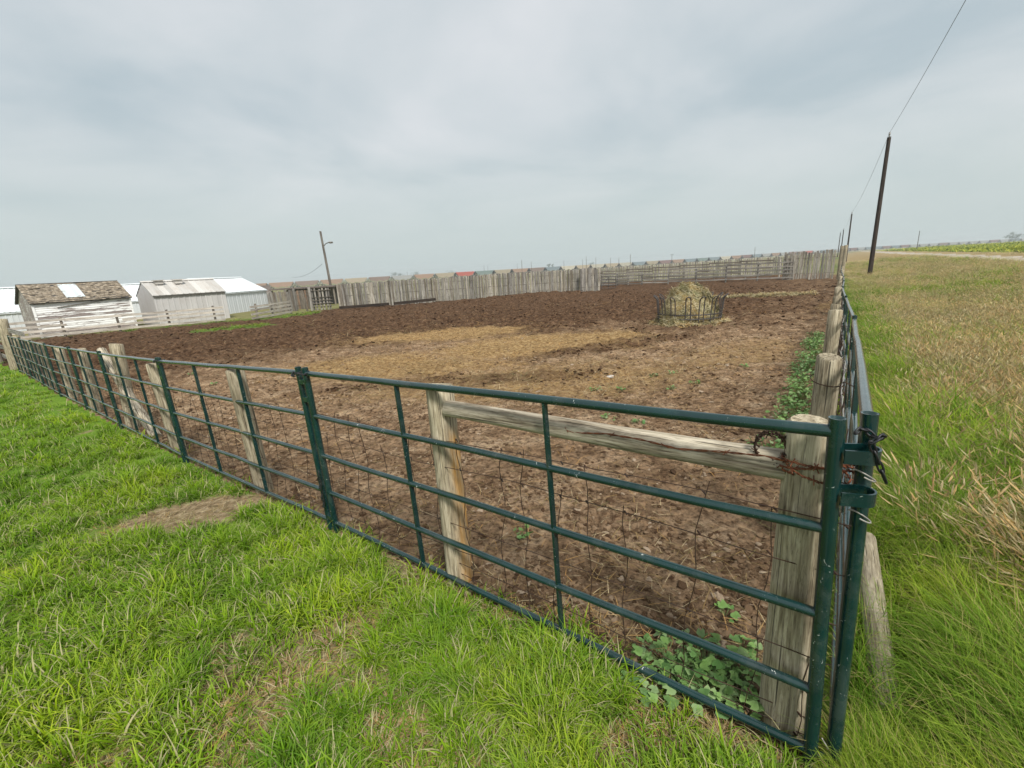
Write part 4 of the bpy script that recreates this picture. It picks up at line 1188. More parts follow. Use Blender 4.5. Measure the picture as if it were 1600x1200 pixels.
def plank_fence(P0, P1, label, H=2.35, w=.20, gap=.012, mat=None, seed=1, rails=(.4, 1.9), name='plank_fence', var=.05, mats=None, back=1, hfun=None, group=None):
    P0 = np.asarray(P0, float); P1 = np.asarray(P1, float); u = P1 - P0; L = float(np.hypot(*u)); u /= L
    z0 = T(*P0); t = thing(name, label, 'fence', (P0[0], P0[1], z0), yaw(u), group); g = np.random.default_rng(seed)
    zf = lambda s: T(*(P0 + u * s)) - z0
    s = 0; k = 0
    while s < L - w * .5:
        mt = (mats[g.integers(len(mats))] if mats else mat)
        o = link('plank', plank_mesh(int(g.integers(8)) + int(round(H * 10)) * 10 + int(w * 1000) * 1000, w, H, mt), None, t, (s + w / 2, g.normal(0, .008), zf(s) - .03),
                 (g.normal(0, .008), g.normal(0, .012), 0))
        hs = 1 + g.normal(0, var * .35) + (-var if g.random() < .12 else 0); hs *= hfun(s / L) if hfun else 1
        o.scale = (g.uniform(.9, 1.0), 1, hs)
        s += w + gap * g.uniform(.4, 2.2); k += 1
    for r_ in rails:
        part('back_rail', MB().bar((0, .05 * back, zf(0) + r_), (L, .05 * back, zf(L) + r_), .13, .045), M_plankd, t, smooth=False)
    return t
plank_fence((-16.9, 45.2), (8.6, 47.75), 'long tall windbreak of weathered grey upright planks beyond the mud', 2.42, .155, .006, M_plank, 3, (.5, 1.2, 1.95), var=.025, mats=[M_plank, M_plank, M_plank, M_plankd, M_planky])
plank_fence((7.6, 46.9), (9.7, 47.2), 'short end section of paler planks at the right end of the windbreak', 2.50, .21, .010, M_planky, 4, (.5, 1.9), mats=[M_planky, M_planky, M_plank])
# planks behind the far rails: low hazy run, then the taller near one
plank_fence((12.6, 69.5), (38.5, 59.5), 'far lower run of grey planks behind the rail pen', 2.35, .17, .05, M_plank, 5, (.5, 1.9), mats=[M_planky, M_planky, M_plank])
a1 = at_dist(1226, 394, 55.5); a2 = at_dist(1309, 390, 55.0)
plank_fence(a1[:2], a2[:2], 'taller grey plank run at the right end behind the rails', 2.75, .19, .03, M_plank, 6, (.6, 2.1), mats=[M_planky, M_planky, M_plank], var=.08)
def rail_fence(P0, P1, label, hs, post_s, mat=M_rail, rw=.16, rt=.04, ph=None, hfun=lambda f: 1.0, name='rail_fence', seed=1, seg=3.2, postmat=None, round_=False, side=-1, pr=.08):
    P0 = np.asarray(P0, float); P1 = np.asarray(P1, float); u = P1 - P0; L = float(np.hypot(*u)); u /= L
    z0 = T(*P0); t = thing(name, label, 'fence', (P0[0], P0[1], z0), yaw(u)); g = np.random.default_rng(seed)
    zf = lambda s: T(*(P0 + u * s)) - z0
    ps = np.arange(0, L + .01, post_s); H = ph or max(hs) + .12
    for s in ps:
        o = part('post', post_mb(H * hfun(s / L) * g.uniform(.95, 1.08), pr, int(s * 100) + seed, 10, 4), postmat or M_plankd, t, (s, -.0 * side, zf(s)))
    nb = max(1, int(round(L / (post_s * 1.0)))) ; edges = np.linspace(0, L, nb + 1)
    for i in range(nb):
        for h in hs:
            if g.random() < .05: continue
            a, b = edges[i] - .05, edges[i + 1] + .05
            pa_ = Vector((a, side * (pr + .02) + .012 * (i % 2), zf(a) + h * hfun(a / L) + g.normal(0, .02))); pb_ = Vector((b, side * (pr + .02) + .012 * (i % 2), zf(b) + h * hfun(b / L) + g.normal(0, .02)))
            d_ = pb_ - pa_; q_ = MB()
            if round_: q_.tube([(0, 0, 0), (0, 0, d_.length / 2), (0, 0, d_.length)], rw / 2, 8)
            else: q_.box((0, 0, d_.length / 2), (rt, rw, d_.length))
            o = part('rail', q_, mat, t, tuple(pa_), smooth=round_)
            xa = d_.normalized(); ya = Vector((0, 0, 1)); ya = (ya - xa * ya.dot(xa)).normalized(); za_ = ya.cross(xa)
            o.rotation_euler = Matrix((( -za_.x, ya.x, xa.x), (-za_.y, ya.y, xa.y), (-za_.z, ya.z, xa.z))).to_euler()
    return t
# the left pen in front of the sheds
rail_fence((-36.2, 28.2), (-20.3, 38.2), 'pale board rail fence in front of the white barn and tin shed', (.20, .52, .84, 1.16), 2.98, seed=2)
rail_fence((-20.2, 38.6), (-19.6, 44.0), 'short board rail fence turning away from the end of the pale rail fence', (.20, .52, .84, 1.1), 2.7, seed=3)
rail_fence(tuple(Lp + np.array([-.3, .25])), (-35.3, 28.6), 'grey board rails leading back from the far left corner post', (.35, .75, 1.15, 1.5), 3.2, M_plank, seed=4)
# far right rail pen
rail_fence((14.0, 56.9), (32.6, 45.0), 'far grey rail fence across the right end of the yard', (.22, .55, .88, 1.21, 1.55), 3.1, M_plank, .13, .05, hfun=lambda f: .92 + .28 * f, seed=6, pr=.09, postmat=M_plank)
rail_fence((12.9, 60.6), (33.5, 50.3), 'second grey rail fence seen through the far one', (.3, .7, 1.1, 1.5, 1.8), 3.4, M_plankd, .14, .05, hfun=lambda f: .95 + .2 * f, seed=7, pr=.09, postmat=M_planky)
# rusty gate leaning by the end of the windbreak
gt = thing('pipe_gate', 'rusty sagging pipe gate just right of the windbreak end', 'gate', (10.4, 49.5, T(10.4, 49.5)), R(40))
for h in (.25, .55, .85, 1.2, 1.5): part('gate_bar', MB().tube([(0, 0, h), (2.6, 0, h - .12)], .035, 6), M_rustpipe, gt)
for s in (0, 1.3, 2.6): part('gate_upright', MB().tube([(s, 0, .15), (s, 0, 1.55 - s * .05)], .035, 6), M_rustpipe, gt)
part('gate_brace', MB().tube([(0, .02, .3), (1.3, .02, 1.35)], .03, 6), M_rustpipe, gt)
# dark boards lying at the foot of the windbreak
def lying(p, q, label, r=.16):
    m_ = MB().bar((0, 0, 0), (0, 0, (Vector(q) - Vector(p)).length), .22, .26)
    o = part('fallen_timber', m_, M_tar, None, tuple(p), smooth=False); o.rotation_euler = (Vector(q) - Vector(p)).to_track_quat('Z', 'Y').to_euler()
    tag(o, label, 'timber')
a1 = at_dist(537, 485, 46.5); a2 = at_dist(613, 482, 46.0); lying((a1[0], a1[1] - 1, T(*a1[:2]) + .22), (a2[0], a2[1] - 1, T(*a2[:2]) + .25), 'dark timber lying along the windbreak foot, left piece')
a1 = at_dist(620, 481, 46.0); a2 = at_dist(684, 475, 46.5); lying((a1[0], a1[1] - 1, T(*a1[:2]) + .25), (a2[0], a2[1] - 1, T(*a2[:2]) + .34), 'dark timber lying along the windbreak foot, right piece')

# gates and panels left of the windbreak
def seg_px(x0, x1, d0, d1, y=470): a = at_dist(x0, y, d0); c = at_dist(x1, y, d1); return a[:2], c[:2]
p, q = seg_px(420, 459, 50, 50); plank_fence(p, q, 'dark board panel right of the white sheds', 2.05, .19, .012, M_plankd, 11, (.4, 1.6), mats=[M_plankd, M_plank], name='board_panel')
p, q = seg_px(460, 483, 53, 52); plank_fence(p, q, 'brown boarded doorway left of the slatted gate', 1.95, .2, .012, M_plankd, 12, (.4, 1.5), mats=[M_plankd, M_plankd, wood('brown_plank', (.08, .05, .035), (.17, .11, .08), (.26, .19, .14), grain=(22, 22, .9))], name='board_panel')
p, q = seg_px(485, 520, 48.5, 48); gtt = plank_fence(p, q, 'slatted gate with open gaps left of the windbreak', 2.1, .15, .11, M_planky, 13, (.35, .65, .95, 1.25, 1.9), mats=[M_planky, M_plank], name='slat_gate', back=-1)
for i, (px, d_) in enumerate(((484, 48.3), (459.5, 50), (446, 50.2), (419, 50))):
    a = at_dist(px, 460, d_); post(a[:2], (2.25, 2.2, 2.1, 2.0)[i], .13, ['post left of the slatted gate', 'post between the dark board panel and the doorway', 'post in front of the dark board panel', 'post at the left end of the dark board panel'][i], 'gate posts left of the windbreak', 300 + i, M_plank, name='gate_post')

# ------------------------------------------------------------------ sheds
def gable(name, label, A, B, D, He, Hr, cat, overhang=.15):
    """front wall runs from A to B; the building goes back D; local x along the wall, y back"""
    A = np.asarray(A, float); B = np.asarray(B, float); u = B - A; L = float(np.hypot(*u)); u /= L
    t = thing(name, label, cat, (A[0], A[1], T(*((A + B) / 2)) - .02), yaw(u)); return t, L
def roof_frame(L, D, He, Hr, oh):
    th = math.atan2(Hr - He, D / 2); sl = (D / 2 + oh) / math.cos(th); return th, sl
# 1. white barn with peeling clapboards
A, B = np.array(at_dist(58, 500, 45.2)[:2]), np.array(at_dist(208, 490, 46.3)[:2])
D, He, Hr = 4.6, 2.45, 3.68
bn, L = gable('white_barn', 'white barn with peeling clapboards, brown shingle roof and a metal roof patch', A, B, D, He, Hr, 'barn')
nb = 17; hb = He / nb
for i in range(nb):
    o = part('clapboard', MB().add([(0, -.03, 0), (L, -.03, 0), (L, -.004, hb + .01), (0, -.004, hb + .01), (0, .02, 0), (L, .02, 0), (L, .02, hb), (0, .02, hb)],
             [(0, 1, 2, 3), (5, 4, 7, 6), (0, 4, 5, 1), (3, 2, 6, 7), (0, 3, 7, 4), (1, 5, 6, 2)]), M_peel2 if i in (0, 1, 2, 9) else M_peel, bn, (0, 0, i * hb), smooth=False)
for x_, nm in ((-.003, 'gable_wall'), (L + .003, 'gable_wall')):
    part(nm, MB().add([(x_, 0.02, 0), (x_, D, 0), (x_, D, He), (x_, D / 2, Hr), (x_, 0.02, He)] + [(x_ + (.1 if x_ < 1 else -.1), yy, zz) for yy, zz in ((.02, 0), (D, 0), (D, He), (D / 2, Hr), (.02, He))],
         [(0, 1, 2, 3, 4), (9, 8, 7, 6, 5)] + [(i, (i + 1) % 5, 5 + (i + 1) % 5, 5 + i) for i in range(5)]), M_peel2, bn, smooth=False)
part('back_wall', MB().box((L / 2, D - .05, He / 2), (L - .3, .08, He)), M_peel, bn, smooth=False)
for x_ in (-.02, L + .02): part('corner_board', MB().box((x_, -.045, He / 2), (.13, .03, He)), M_peel, bn, smooth=False)
part('eave_board', MB().box((L / 2, -.10, He + .0), (L + .35, .05, .14)), M_trim, bn, smooth=False)
th, slp = roof_frame(L, D, He, Hr, .2)
for sgn in (0, 1):
    rt = MB(); rows = 22
    fr = Matrix.Translation((0, -.2 if not sgn else D + .2, He - .2 * math.tan(th) + .03)) @ Matrix.Rotation(th if not sgn else math.pi - th, 4, 'X')
    base = part('roof_deck', MB().box((L / 2, slp / 2, 0), (L + .3, slp, .05), fr), M_trim, bn, smooth=False)
    sh = MB(); g = np.random.default_rng(8 + sgn)
    for r_ in range(rows):
        yy = r_ * slp / rows; xx = -.15 - g.uniform(0, .2)
        while xx < L + .12:
            w_ = g.uniform(.14, .3)
            if g.random() > .06:
                lift = g.uniform(0, .02) + (.05 if g.random() < .05 else 0); zs = .028 if not sgn else -.028; sg = 1 if not sgn else -1
                x2 = min(xx + w_ - .008, L + .16); x1 = max(xx, -.16); y0, y1 = yy - g.uniform(0, .03), yy + slp / rows * 1.5
                y1 = min(y1, slp)
                v = [(x1, y0, zs + sg * (.030 + lift)), (x2, y0, zs + sg * (.030 + lift)), (x2, y1, zs + sg * .003), (x1, y1, zs + sg * .003), (x1, y0, zs + sg * (.012 + lift)), (x2, y0, zs + sg * (.012 + lift))]
                sh.add([fr @ Vector(q_) for q_ in v], [(0, 1, 2, 3) if not sgn else (3, 2, 1, 0), (4, 5, 1, 0)])
            xx += w_
    tag(part('shingles', sh, M_shingle, base, smooth=False), kind='stuff')
    if not sgn:
        pt = thing  # metal patch: corrugated sheets on the front slope
        for k in range(4):
            x0 = L * .35 + k * L * .048
            m_ = MB(); y0, y1 = slp * .17, slp * .88
            xs = [x0, x0 + .045, x0 + .065, L * .048 + x0 - .0]
            zs_ = [.085, .085, .115, .085]
            v = []; 
            for yy in (y0, y1):
                for zlow in (0, -.03): v += [fr @ Vector((a_, yy, z_ + zlow)) for a_, z_ in zip(xs, zs_)]
            f = [(0, 1, 9, 8), (1, 2, 10, 9), (2, 3, 11, 10), (4, 12, 13, 5), (5, 13, 14, 6), (6, 14, 15, 7), (0, 8, 12, 4), (3, 7, 15, 11), (0, 4, 5, 1), (1, 5, 6, 2), (2, 6, 7, 3), (8, 9, 13, 12), (9, 10, 14, 13), (10, 11, 15, 14)]
            part('metal_patch_sheet', m_.add(v, f), M_steelpatch, bn, smooth=False)
part('ridge_board', MB().box((L / 2, D / 2, Hr + .06), (L + .3, .2, .05)), M_trim, bn, smooth=False)
part('ridge_flashing', MB().box((L * .62, D / 2 - .06, Hr + .095), (L * .2, .3, .03)), M_steelpatch, bn, smooth=False)
part('loose_board', MB().bar((L * .22, -.05, He - .42), (L * .78, -.05, He - .10), .10, .03), M_plankd, bn, smooth=False)

def sheet_panels(t, name, mat, n, L, h, frame, rib=.03, thick=.02):
    """upright sheets with one raised rib each, laid along x in the given frame (x along, y up the sheet, z out)"""
    w_ = L / n; x0, x1 = 0, w_
    prof = [(0, 0), (.04, rib), (.10, rib), (.14, 0), (w_ * .48, 0), (w_ * .5, rib * .35), (w_ * .54, rib * .35), (w_ * .56, 0), (w_ - .004, 0)]
    K = len(prof)
    v = [(a, 0, z) for a, z in prof] + [(a, h, z) for a, z in prof] + [(prof[0][0], 0, -thick), (prof[-1][0], 0, -thick), (prof[0][0], h, -thick), (prof[-1][0], h, -thick)]
    f = [(i, i + 1, K + i + 1, K + i) for i in range(K - 1)] + [(2 * K, 2 * K + 2, 2 * K + 3, 2 * K + 1), (0, K, 2 * K + 2, 2 * K), (K - 1, 2 * K + 1, 2 * K + 3, 2 * K - 1)]
    f += [tuple([2 * K, 2 * K + 1] + list(range(K - 1, -1, -1))), tuple([2 * K + 3, 2 * K + 2] + list(range(K, 2 * K)))]
    me = MB().add(v, f).mesh(name, False); me.materials.append(mat)
    for i in range(n):
        o = link(name, me, None, t); o.matrix_local = frame @ Matrix.Translation((i * w_, 0, 0)) @ Matrix.Rotation(random.uniform(-.004, .004), 4, 'X')
UP = Matrix.Rotation(math.pi / 2, 4, 'X')         # x along, local y up, local z towards -y (outwards)
def tin_shed(name, label, A, B, D, He, Hr, mw, mr, n, cat='shed', gn=7, oh=.12, vents=0):
    t, L = gable(name, label, A, B, D, He, Hr, cat)
    sheet_panels(t, 'wall_sheet', mw, n, L, He, UP)
    th, slp = roof_frame(L, D, He, Hr, oh)
    fr = Matrix.Translation((-.06, -oh, He - oh * math.tan(th) + .04)) @ Matrix.Rotation(th, 4, 'X')
    sheet_panels(t, 'roof_sheet', mr, n, L + .12, slp, fr)
    fb = Matrix.Translation((L + .06, D + oh, He - oh * math.tan(th) + .04)) @ Matrix.Rotation(math.pi, 4, 'Z') @ Matrix.Rotation(th, 4, 'X')
    sheet_panels(t, 'roof_sheet', mr, n, L + .12, slp, fb)
    for x_, sg in ((0, -1), (L, 1)):
        m_ = MB(); k = gn * 2; pr = []
        for i in range(k + 1):
            yy = D * i / k; zz = He + (Hr - He) * (1 - abs(yy / D * 2 - 1)); pr.append((yy, zz, .03 if i % 2 else 0))
        v = [(x_ + sg * o_, yy, 0) for yy, zz, o_ in pr] + [(x_ + sg * o_, yy, zz) for yy, zz, o_ in pr] + [(x_ - sg * .06, yy, 0) for yy, zz, o_ in pr] + [(x_ - sg * .06, yy, zz) for yy, zz, o_ in pr]
        K = k + 1; f = []
        for i in range(k): f += [(i, i + 1, K + i + 1, K + i), (2 * K + i, 3 * K + i, 3 * K + i + 1, 2 * K + i + 1), (K + i, K + i + 1, 3 * K + i + 1, 3 * K + i)]
        part('gable_wall', m_.add(v, f), mw, t, smooth=False)
    part('back_wall', MB().box((L / 2, D - .02, He / 2), (L - .2, .06, He)), mw, t, smooth=False)
    part('eave_trim', MB().box((L / 2, -oh * .8, He - oh * math.tan(th) - .05), (L + .14, .06, .07)), M_trim if mw is M_tinwall else mw, t, smooth=False)
    part('ridge_cap', MB().add([(-.08, D / 2 - .2, Hr + .02), (L + .08, D / 2 - .2, Hr + .02), (L + .08, D / 2, Hr + .12), (-.08, D / 2, Hr + .12), (-.08, D / 2 + .2, Hr + .02), (L + .08, D / 2 + .2, Hr + .02)],
         [(0, 1, 2, 3), (3, 2, 5, 4), (0, 3, 4), (1, 5, 2), (0, 4, 5, 1)]), mr, t, smooth=False)
    for i in range(vents):
        vx = L * (.19 + .26 * i); vb = part('roof_vent', MB().box((vx, D / 2 - .55, Hr - .07), (.55, .5, .3)).box((vx, D / 2 - .6, Hr + .11), (.75, .62, .06)), M_tinroof, t, smooth=False)
    return t, L
A, B = np.array(at_dist(247.5, 495, 46.2)[:2]), np.array(at_dist(356, 478, 47.8)[:2])
tin_shed('tin_shed', 'grey ribbed tin shed with two roof vents behind the rail fence', A, B, 4.3, 2.42, 3.50, M_tinwall, M_tinroof, 13, vents=2)
A, B = np.array(at_dist(343, 475, 54.0)[:2]), np.array(at_dist(419, 470, 60.0)[:2])
tin_shed('white_shed', 'white metal shed right of the grey tin shed', A, B, 5.8, 2.2, 3.7, M_whitewall, M_whiteroof, 12)
A, B = np.array(at_dist(150, 490, 62)[:2]), np.array(at_dist(240, 488, 62)[:2])
tin_shed('white_shed', 'white metal shed seen between the peeling barn and the tin shed', A, B, 6.0, 1.9, 3.6, M_whitewall, M_whiteroof, 10)
A, B = np.array(at_dist(-60, 500, 58)[:2]), np.array(at_dist(70, 495, 58)[:2])
tin_shed('white_shed', 'white metal shed at the left edge behind the peeling barn', A, B, 6.0, 1.75, 3.75, M_whitewall, M_whiteroof, 14)
A, B = np.array(at_dist(385, 470, 66)[:2]), np.array(at_dist(425, 466, 66)[:2])
t_, L = gable('brown_shed', 'low brown roofed shed behind the right white shed', A, B, 4, 1.7, 2.6, 'shed')
part('wall', MB().box((L / 2, 2, .85), (L - .1, 3.9, 1.7)), M_plankd, t_, smooth=False)
th, slp = roof_frame(L, 4, 1.7, 2.6, .2)
for sgn in (0, 1):
    fr = Matrix.Translation((0, -.2 if not sgn else 4.2, 1.7 - .2 * math.tan(th) + .03)) @ Matrix.Rotation(th if not sgn else math.pi - th, 4, 'X')
    part('roof_slope', MB().box((L / 2, slp / 2, 0), (L + .2, slp, .06), fr), M_brownroof, t_, smooth=False)
A, B = np.array(at_dist(427, 470, 60)[:2]), np.array(at_dist(523, 466, 57)[:2])
t_, L = gable('open_shed', 'long low shed with a flat dark roof edge behind the board panels', A, B, 4, 2, 2, 'shed')
part('roof', MB().box((L / 2, 1.9, 2.14), (L + .3, 4.2, .16)), M_brownroof, t_, smooth=False)
part('back_wall', MB().box((L / 2, 3.8, 1.02), (L, .08, 2.04)), M_plank, t_, smooth=False)
for k in range(5): part('post', MB().box((L * k / 4, .1, 1.0), (.16, .16, 2.0)), M_plankd, t_, smooth=False)

# ------------------------------------------------------------------ poles and wires
def pole_mb(H, r0, r1, n=12):
    return MB().tube([(0, 0, -.6), (0, 0, H * .5), (0, 0, H)], [r0, (r0 + r1) / 2, r1], n)
def util_pole(P, H, label, r0=.19, r1=.13, group='power poles along the verge', top=True, mat=None, n=12):
    z = T(*P); t = thing('utility_pole', label, 'utility pole', (P[0], P[1], z), 0, group)
    part('shaft', pole_mb(H - (.45 if top else 0), r0, r1, n), mat or M_tar, t)
    if top:
        part('pole_cap_bracket', MB().box((.0, 0, H - .40), (.10, .34, .05)).tube([(0, 0, H - .55), (0, 0, H - .12)], .045, 8), M_ins, t)
        part('insulator', MB().tube([(0, 0, H - .22), (0, 0, H - .15), (0, 0, H - .12), (0, 0, H - .03), (0, 0, H)], [.06, .10, .06, .09, .04], 10), M_ins, t)
    return Vector((P[0], P[1], z + H))
PT = []
b1 = at_dist(1360, 420, 57.0); t1 = at_dist(1388, 207, 57.0); P1_ = (b1[0], b1[1]); PT.append(util_pole(P1_, t1[2] - T(*P1_), 'tall dark power pole standing nearest in the dry verge grass', .20, .15))
for px, pt, d_, lab in ((1325.5, 331, 132, 'second dark power pole away along the verge'), (1318.5, 357, 205, 'third thin power pole away along the verge'), (1313.5, 362, 245, 'farthest thin power pole of the verge line')):
    a = at_dist(px + (410 - pt) * -.0, 410, d_); tt = at_dist(px + 6 if d_ < 150 else px, pt, d_)
    P = (tt[0], tt[1]); PT.append(util_pole(P, tt[2] - T(*P), lab, .19, .13, n=8))
def sag_wire(p, q, sag, r, label, name='power_wire', K=40, mat=None):
    p = Vector(p); q = Vector(q); o0 = p
    o = part(name, MB().tube([p.lerp(q, k / K) - o0 - Vector((0, 0, sag * 4 * (k / K) * (1 - k / K))) for k in range(K + 1)], r, 5), mat or M_cable, None, tuple(p)); tag(o, label, 'wire', )
ax = (PT[0] - PT[1]); ax.z = 0
prev = PT[0] + ax.normalized() * 78; prev.z = PT[0].z + .3
sag_wire(prev, PT[0], .9, .012, 'overhead wire crossing the top right sky towards the nearest dark pole')
sag_wire(PT[0], PT[1], .9, .014, 'thin overhead wire from the nearest dark pole to the second')
sag_wire(PT[1], PT[2], .9, .016, 'thin overhead wire from the second verge pole to the third')
sag_wire(PT[2], PT[3], .5, .016, 'thin overhead wire between the two farthest verge poles')
# yard light pole
b_ = at_dist(517, 455, 62); tp = at_dist(505.3, 361, 62); P = ((b_[0] * .35 + tp[0] * .65), (b_[1] * .35 + tp[1] * .65)); zb = T(*P)
t_ = thing('yard_light_pole', 'grey leaning pole with a small lamp arm behind the slatted gate', 'light pole', (P[0], P[1], zb), 0)
Hh = tp[2] - zb
t_.rotation_euler = (0, -.035, 0)
part('shaft', pole_mb(Hh, .17, .12, 10), M_gpole, t_)
part('lamp_arm', MB().tube([(.1, 0, Hh - 1.75), (.45, -.1, Hh - 1.5), (.85, -.2, Hh - 1.42), (1.0, -.22, Hh - 1.42)], .05, 8), M_gpole, t_)
part('lamp_head', MB().tube([(.85, -.2, Hh - 1.40), (1.0, -.22, Hh - 1.44), (1.35, -.26, Hh - 1.46)], [.07, .12, .10], 8), M_gpole, t_)
s0 = at_dist(503.5, 412, 62); s1 = at_dist(457, 433, 80); s2 = at_dist(380, 441, 95)
sag_wire(s0, s1, .5, .018, 'thin slack wire running left from the yard light pole', 'service_wire')
# thin poles along the railway
FARP = [(756, 414, 430), (762, 415, 470), (808, 412, 560), (815, 406.5, 290), (830, 408.5, 380), (881, 407, 400), (910, 405, 430), (916, 400.5, 330), (931, 402, 360), (954, 402.5, 400), (967, 402.5, 390), (985, 397.5, 300), (1180, 386, 340), (636, 424.5, 420)]
for px, pt, d_ in FARP:
    a = at_dist(px, pt, d_); P = a[:2]
    util_pole(P, a[2] - T(*P), 'thin grey pole by the railway, far beyond the plank windbreak', .17, .13, 'far poles by the railway', False, M_gpole, 6)
a = at_dist(1050, 397, 380); P = a[:2]; util_pole(P, a[2] - T(*P), 'far pole with a cross arm above the far planks', .17, .13, 'far poles by the railway', False, M_gpole, 6)
o = part('cross_arm', MB().box((0, 0, a[2] - T(*P) - .5), (2.6, .2, .25)), M_gpole, bpy.data.objects[[o.name for o in COL.objects if o.name.startswith('utility_pole')][-1]], smooth=False)
a = at_dist(1436.5, 360.5, 300); P = at_dist(1434, 380, 300)[:2]; util_pole(P, a[2] - T(*P), 'lone thin pole standing in front of the far train on the right', .19, .14, 'far poles by the railway', False, M_gpole, 6)

# ------------------------------------------------------------------ the grain train
CARC = {'grey': (.33, .34, .34), 'tan': (.36, .30, .21), 'brown': (.20, .14, .115), 'red': (.45, .085, .06), 'green': (.16, .22, .21), 'rusty': (.30, .19, .13), 'cream': (.45, .42, .34), 'slate': (.17, .22, .25), 'maroon': (.19, .105, .10)}
CM = {}
M_carend = sheet('car_underframe', (.035, .034, .033), .7, .2)
def carmeshes(cn):
    if cn in CM: return CM[cn]
    mt = sheet('railcar_' + cn, CARC[cn], .6, .45, (.24, .19, .15))
    w = 1.5; side = [(-8.5, 4.35), (8.5, 4.35), (8.5, 3.9), (6.6, 1.55), (4.6, 1.35), (3.4, .75), (2.2, .75), (1.0, 1.35), (-1.0, 1.35), (-2.2, .75), (-3.4, .75), (-4.6, 1.35), (-6.6, 1.55), (-8.5, 3.9)]
    K = len(side); b_ = MB(); b_.add([(x, -w, z) for x, z in side] + [(x, w, z) for x, z in side], [tuple(range(K)), tuple(range(2 * K - 1, K - 1, -1))] + [(i, K + i, K + (i + 1) % K, (i + 1) % K) for i in range(K)])
    b_.box((0, 0, 4.42), (17.2, 2.0, .16))
    body = b_.mesh('hopper_body', False); body.materials.append(mt)
    r_ = MB()
    for k in range(13):
        x = -7.2 + k * 1.2
        for s in (-1, 1): r_.box((x, s * (w + .05), 3.0), (.14, .1, 2.5 if abs(x) < 6 else 1.7))
    ribs = r_.mesh('side_ribs', False); ribs.materials.append(mt)
    e_ = MB()
    for s in (-1, 1):
        e_.box((s * 7.9, 0, 1.12), (2.4, 2.6, .35)).box((s * 8.75, 0, 2.5), (.14, 2.4, 2.6)).bar((s * 8.6, 1.2, 3.7), (s * 7.0, 1.2, 1.3), .15, .15).bar((s * 8.6, -1.2, 3.7), (s * 7.0, -1.2, 1.3), .15, .15)
    ends = e_.mesh('end_frames', False); ends.materials.append(M_carend)
    u_ = MB(); 
    for dx_ in (-.9, .9):
        for s in (-1, 1): u_.tube([(dx_, s * .72, .45), (dx_, s * .86, .45)], .45, 12)
    u_.box((0, .95, .5), (2.4, .14, .3)).box((0, -.95, .5), (2.4, .14, .3))
    truck = u_.mesh('wheel_truck', False); truck.materials.append(M_carend)
    CM[cn] = (body, ribs, ends, truck); return CM[cn]
def P_at(px, Y):
    r_ = ray(px, 420 - .0567 * (px - 800)); return np.array([r_[0] / r_[1] * Y, Y])
path = np.array([P_at(330, 338), P_at(460, 357), P_at(720, 400), P_at(960, 485), P_at(1170, 560), P_at(1290, 640), P_at(1360, 690), P_at(1480, 720), P_at(1640, 735), P_at(1750, 735)])
# smooth (Chaikin) and walk along
for _ in range(3):
    q_ = [path[0]]
    for i in range(len(path) - 1): q_ += [path[i] * .75 + path[i + 1] * .25, path[i] * .25 + path[i + 1] * .75]
    path = np.array(q_ + [path[-1]])
seg = np.hypot(*np.diff(path, axis=0).T); cum = np.concatenate([[0], np.cumsum(seg)])
def along(s): return np.array([np.interp(s, cum, path[:, 0]), np.interp(s, cum, path[:, 1])])
em = MB(); v = []; f = []
for i, s in enumerate(np.arange(0, cum[-1], 15.0)):
    p = along(s); u = along(min(s + 1, cum[-1])) - along(max(s - 1, 0)); u /= np.hypot(*u); n_ = np.array([-u[1], u[0]]); zz = T(*p)
    for o_, h in ((-4.5, -.6), (-1.8, .35), (1.8, .35), (4.5, -.6)): v.append((p[0] + n_[0] * o_, p[1] + n_[1] * o_, zz + h))
    if i:
        a = 4 * i
        for k in range(3): f.append((a - 4 + k, a + k, a + k + 1, a - 3 + k))
tag(part('railway_embankment', em.add(v, f), ground_mat('ballast', f_road)), 'low gravel railway bank carrying the grain train', 'railway', kind='structure')
def px_of(p, z):
    dv_ = np.array([p[0], p[1], z - CAM_H]); cp_, sp_ = math.cos(PITCH), math.sin(PITCH)
    zc_ = dv_[1] * cp_ - dv_[2] * sp_; yr = (dv_[1] * sp_ + dv_[2] * cp_) / zc_; xr = dv_[0] / zc_
    c, s = math.cos(ROLL), math.sin(ROLL); return 800 + FPX * (xr * c - yr * s)
n_car = int((cum[-1] - 20) / 18.4)
cols = []; g = np.random.default_rng(17); pos = []
for i in range(n_car):
    p = along(10 + i * 18.4); pos.append(p)
pxs = [px_of(p, 2) for p in pos]
red_i = int(np.argmin([abs(x - 735) for x in pxs]))
seqL = ['rusty', 'brown', 'rusty', 'tan', 'brown', 'grey', 'rusty', 'tan', 'red', 'green', 'tan', 'rusty', 'brown', 'slate', 'cream', 'tan', 'cream', 'tan', 'cream', 'slate', 'tan', 'maroon', 'rusty', 'slate', 'green', 'slate', 'cream', 'rusty', 'maroon', 'slate', 'grey', 'rusty', 'grey', 'maroon']
for i in range(n_car):
    k = i - red_i + 8
    if k < 0: cols.append(['brown', 'rusty'][k % 2])
    elif k < len(seqL): cols.append(seqL[k])
    else: cols.append(['grey', 'slate', 'grey', 'maroon', 'slate', 'grey', 'brown', 'red', 'slate'][int(g.integers(9))])
used = {}
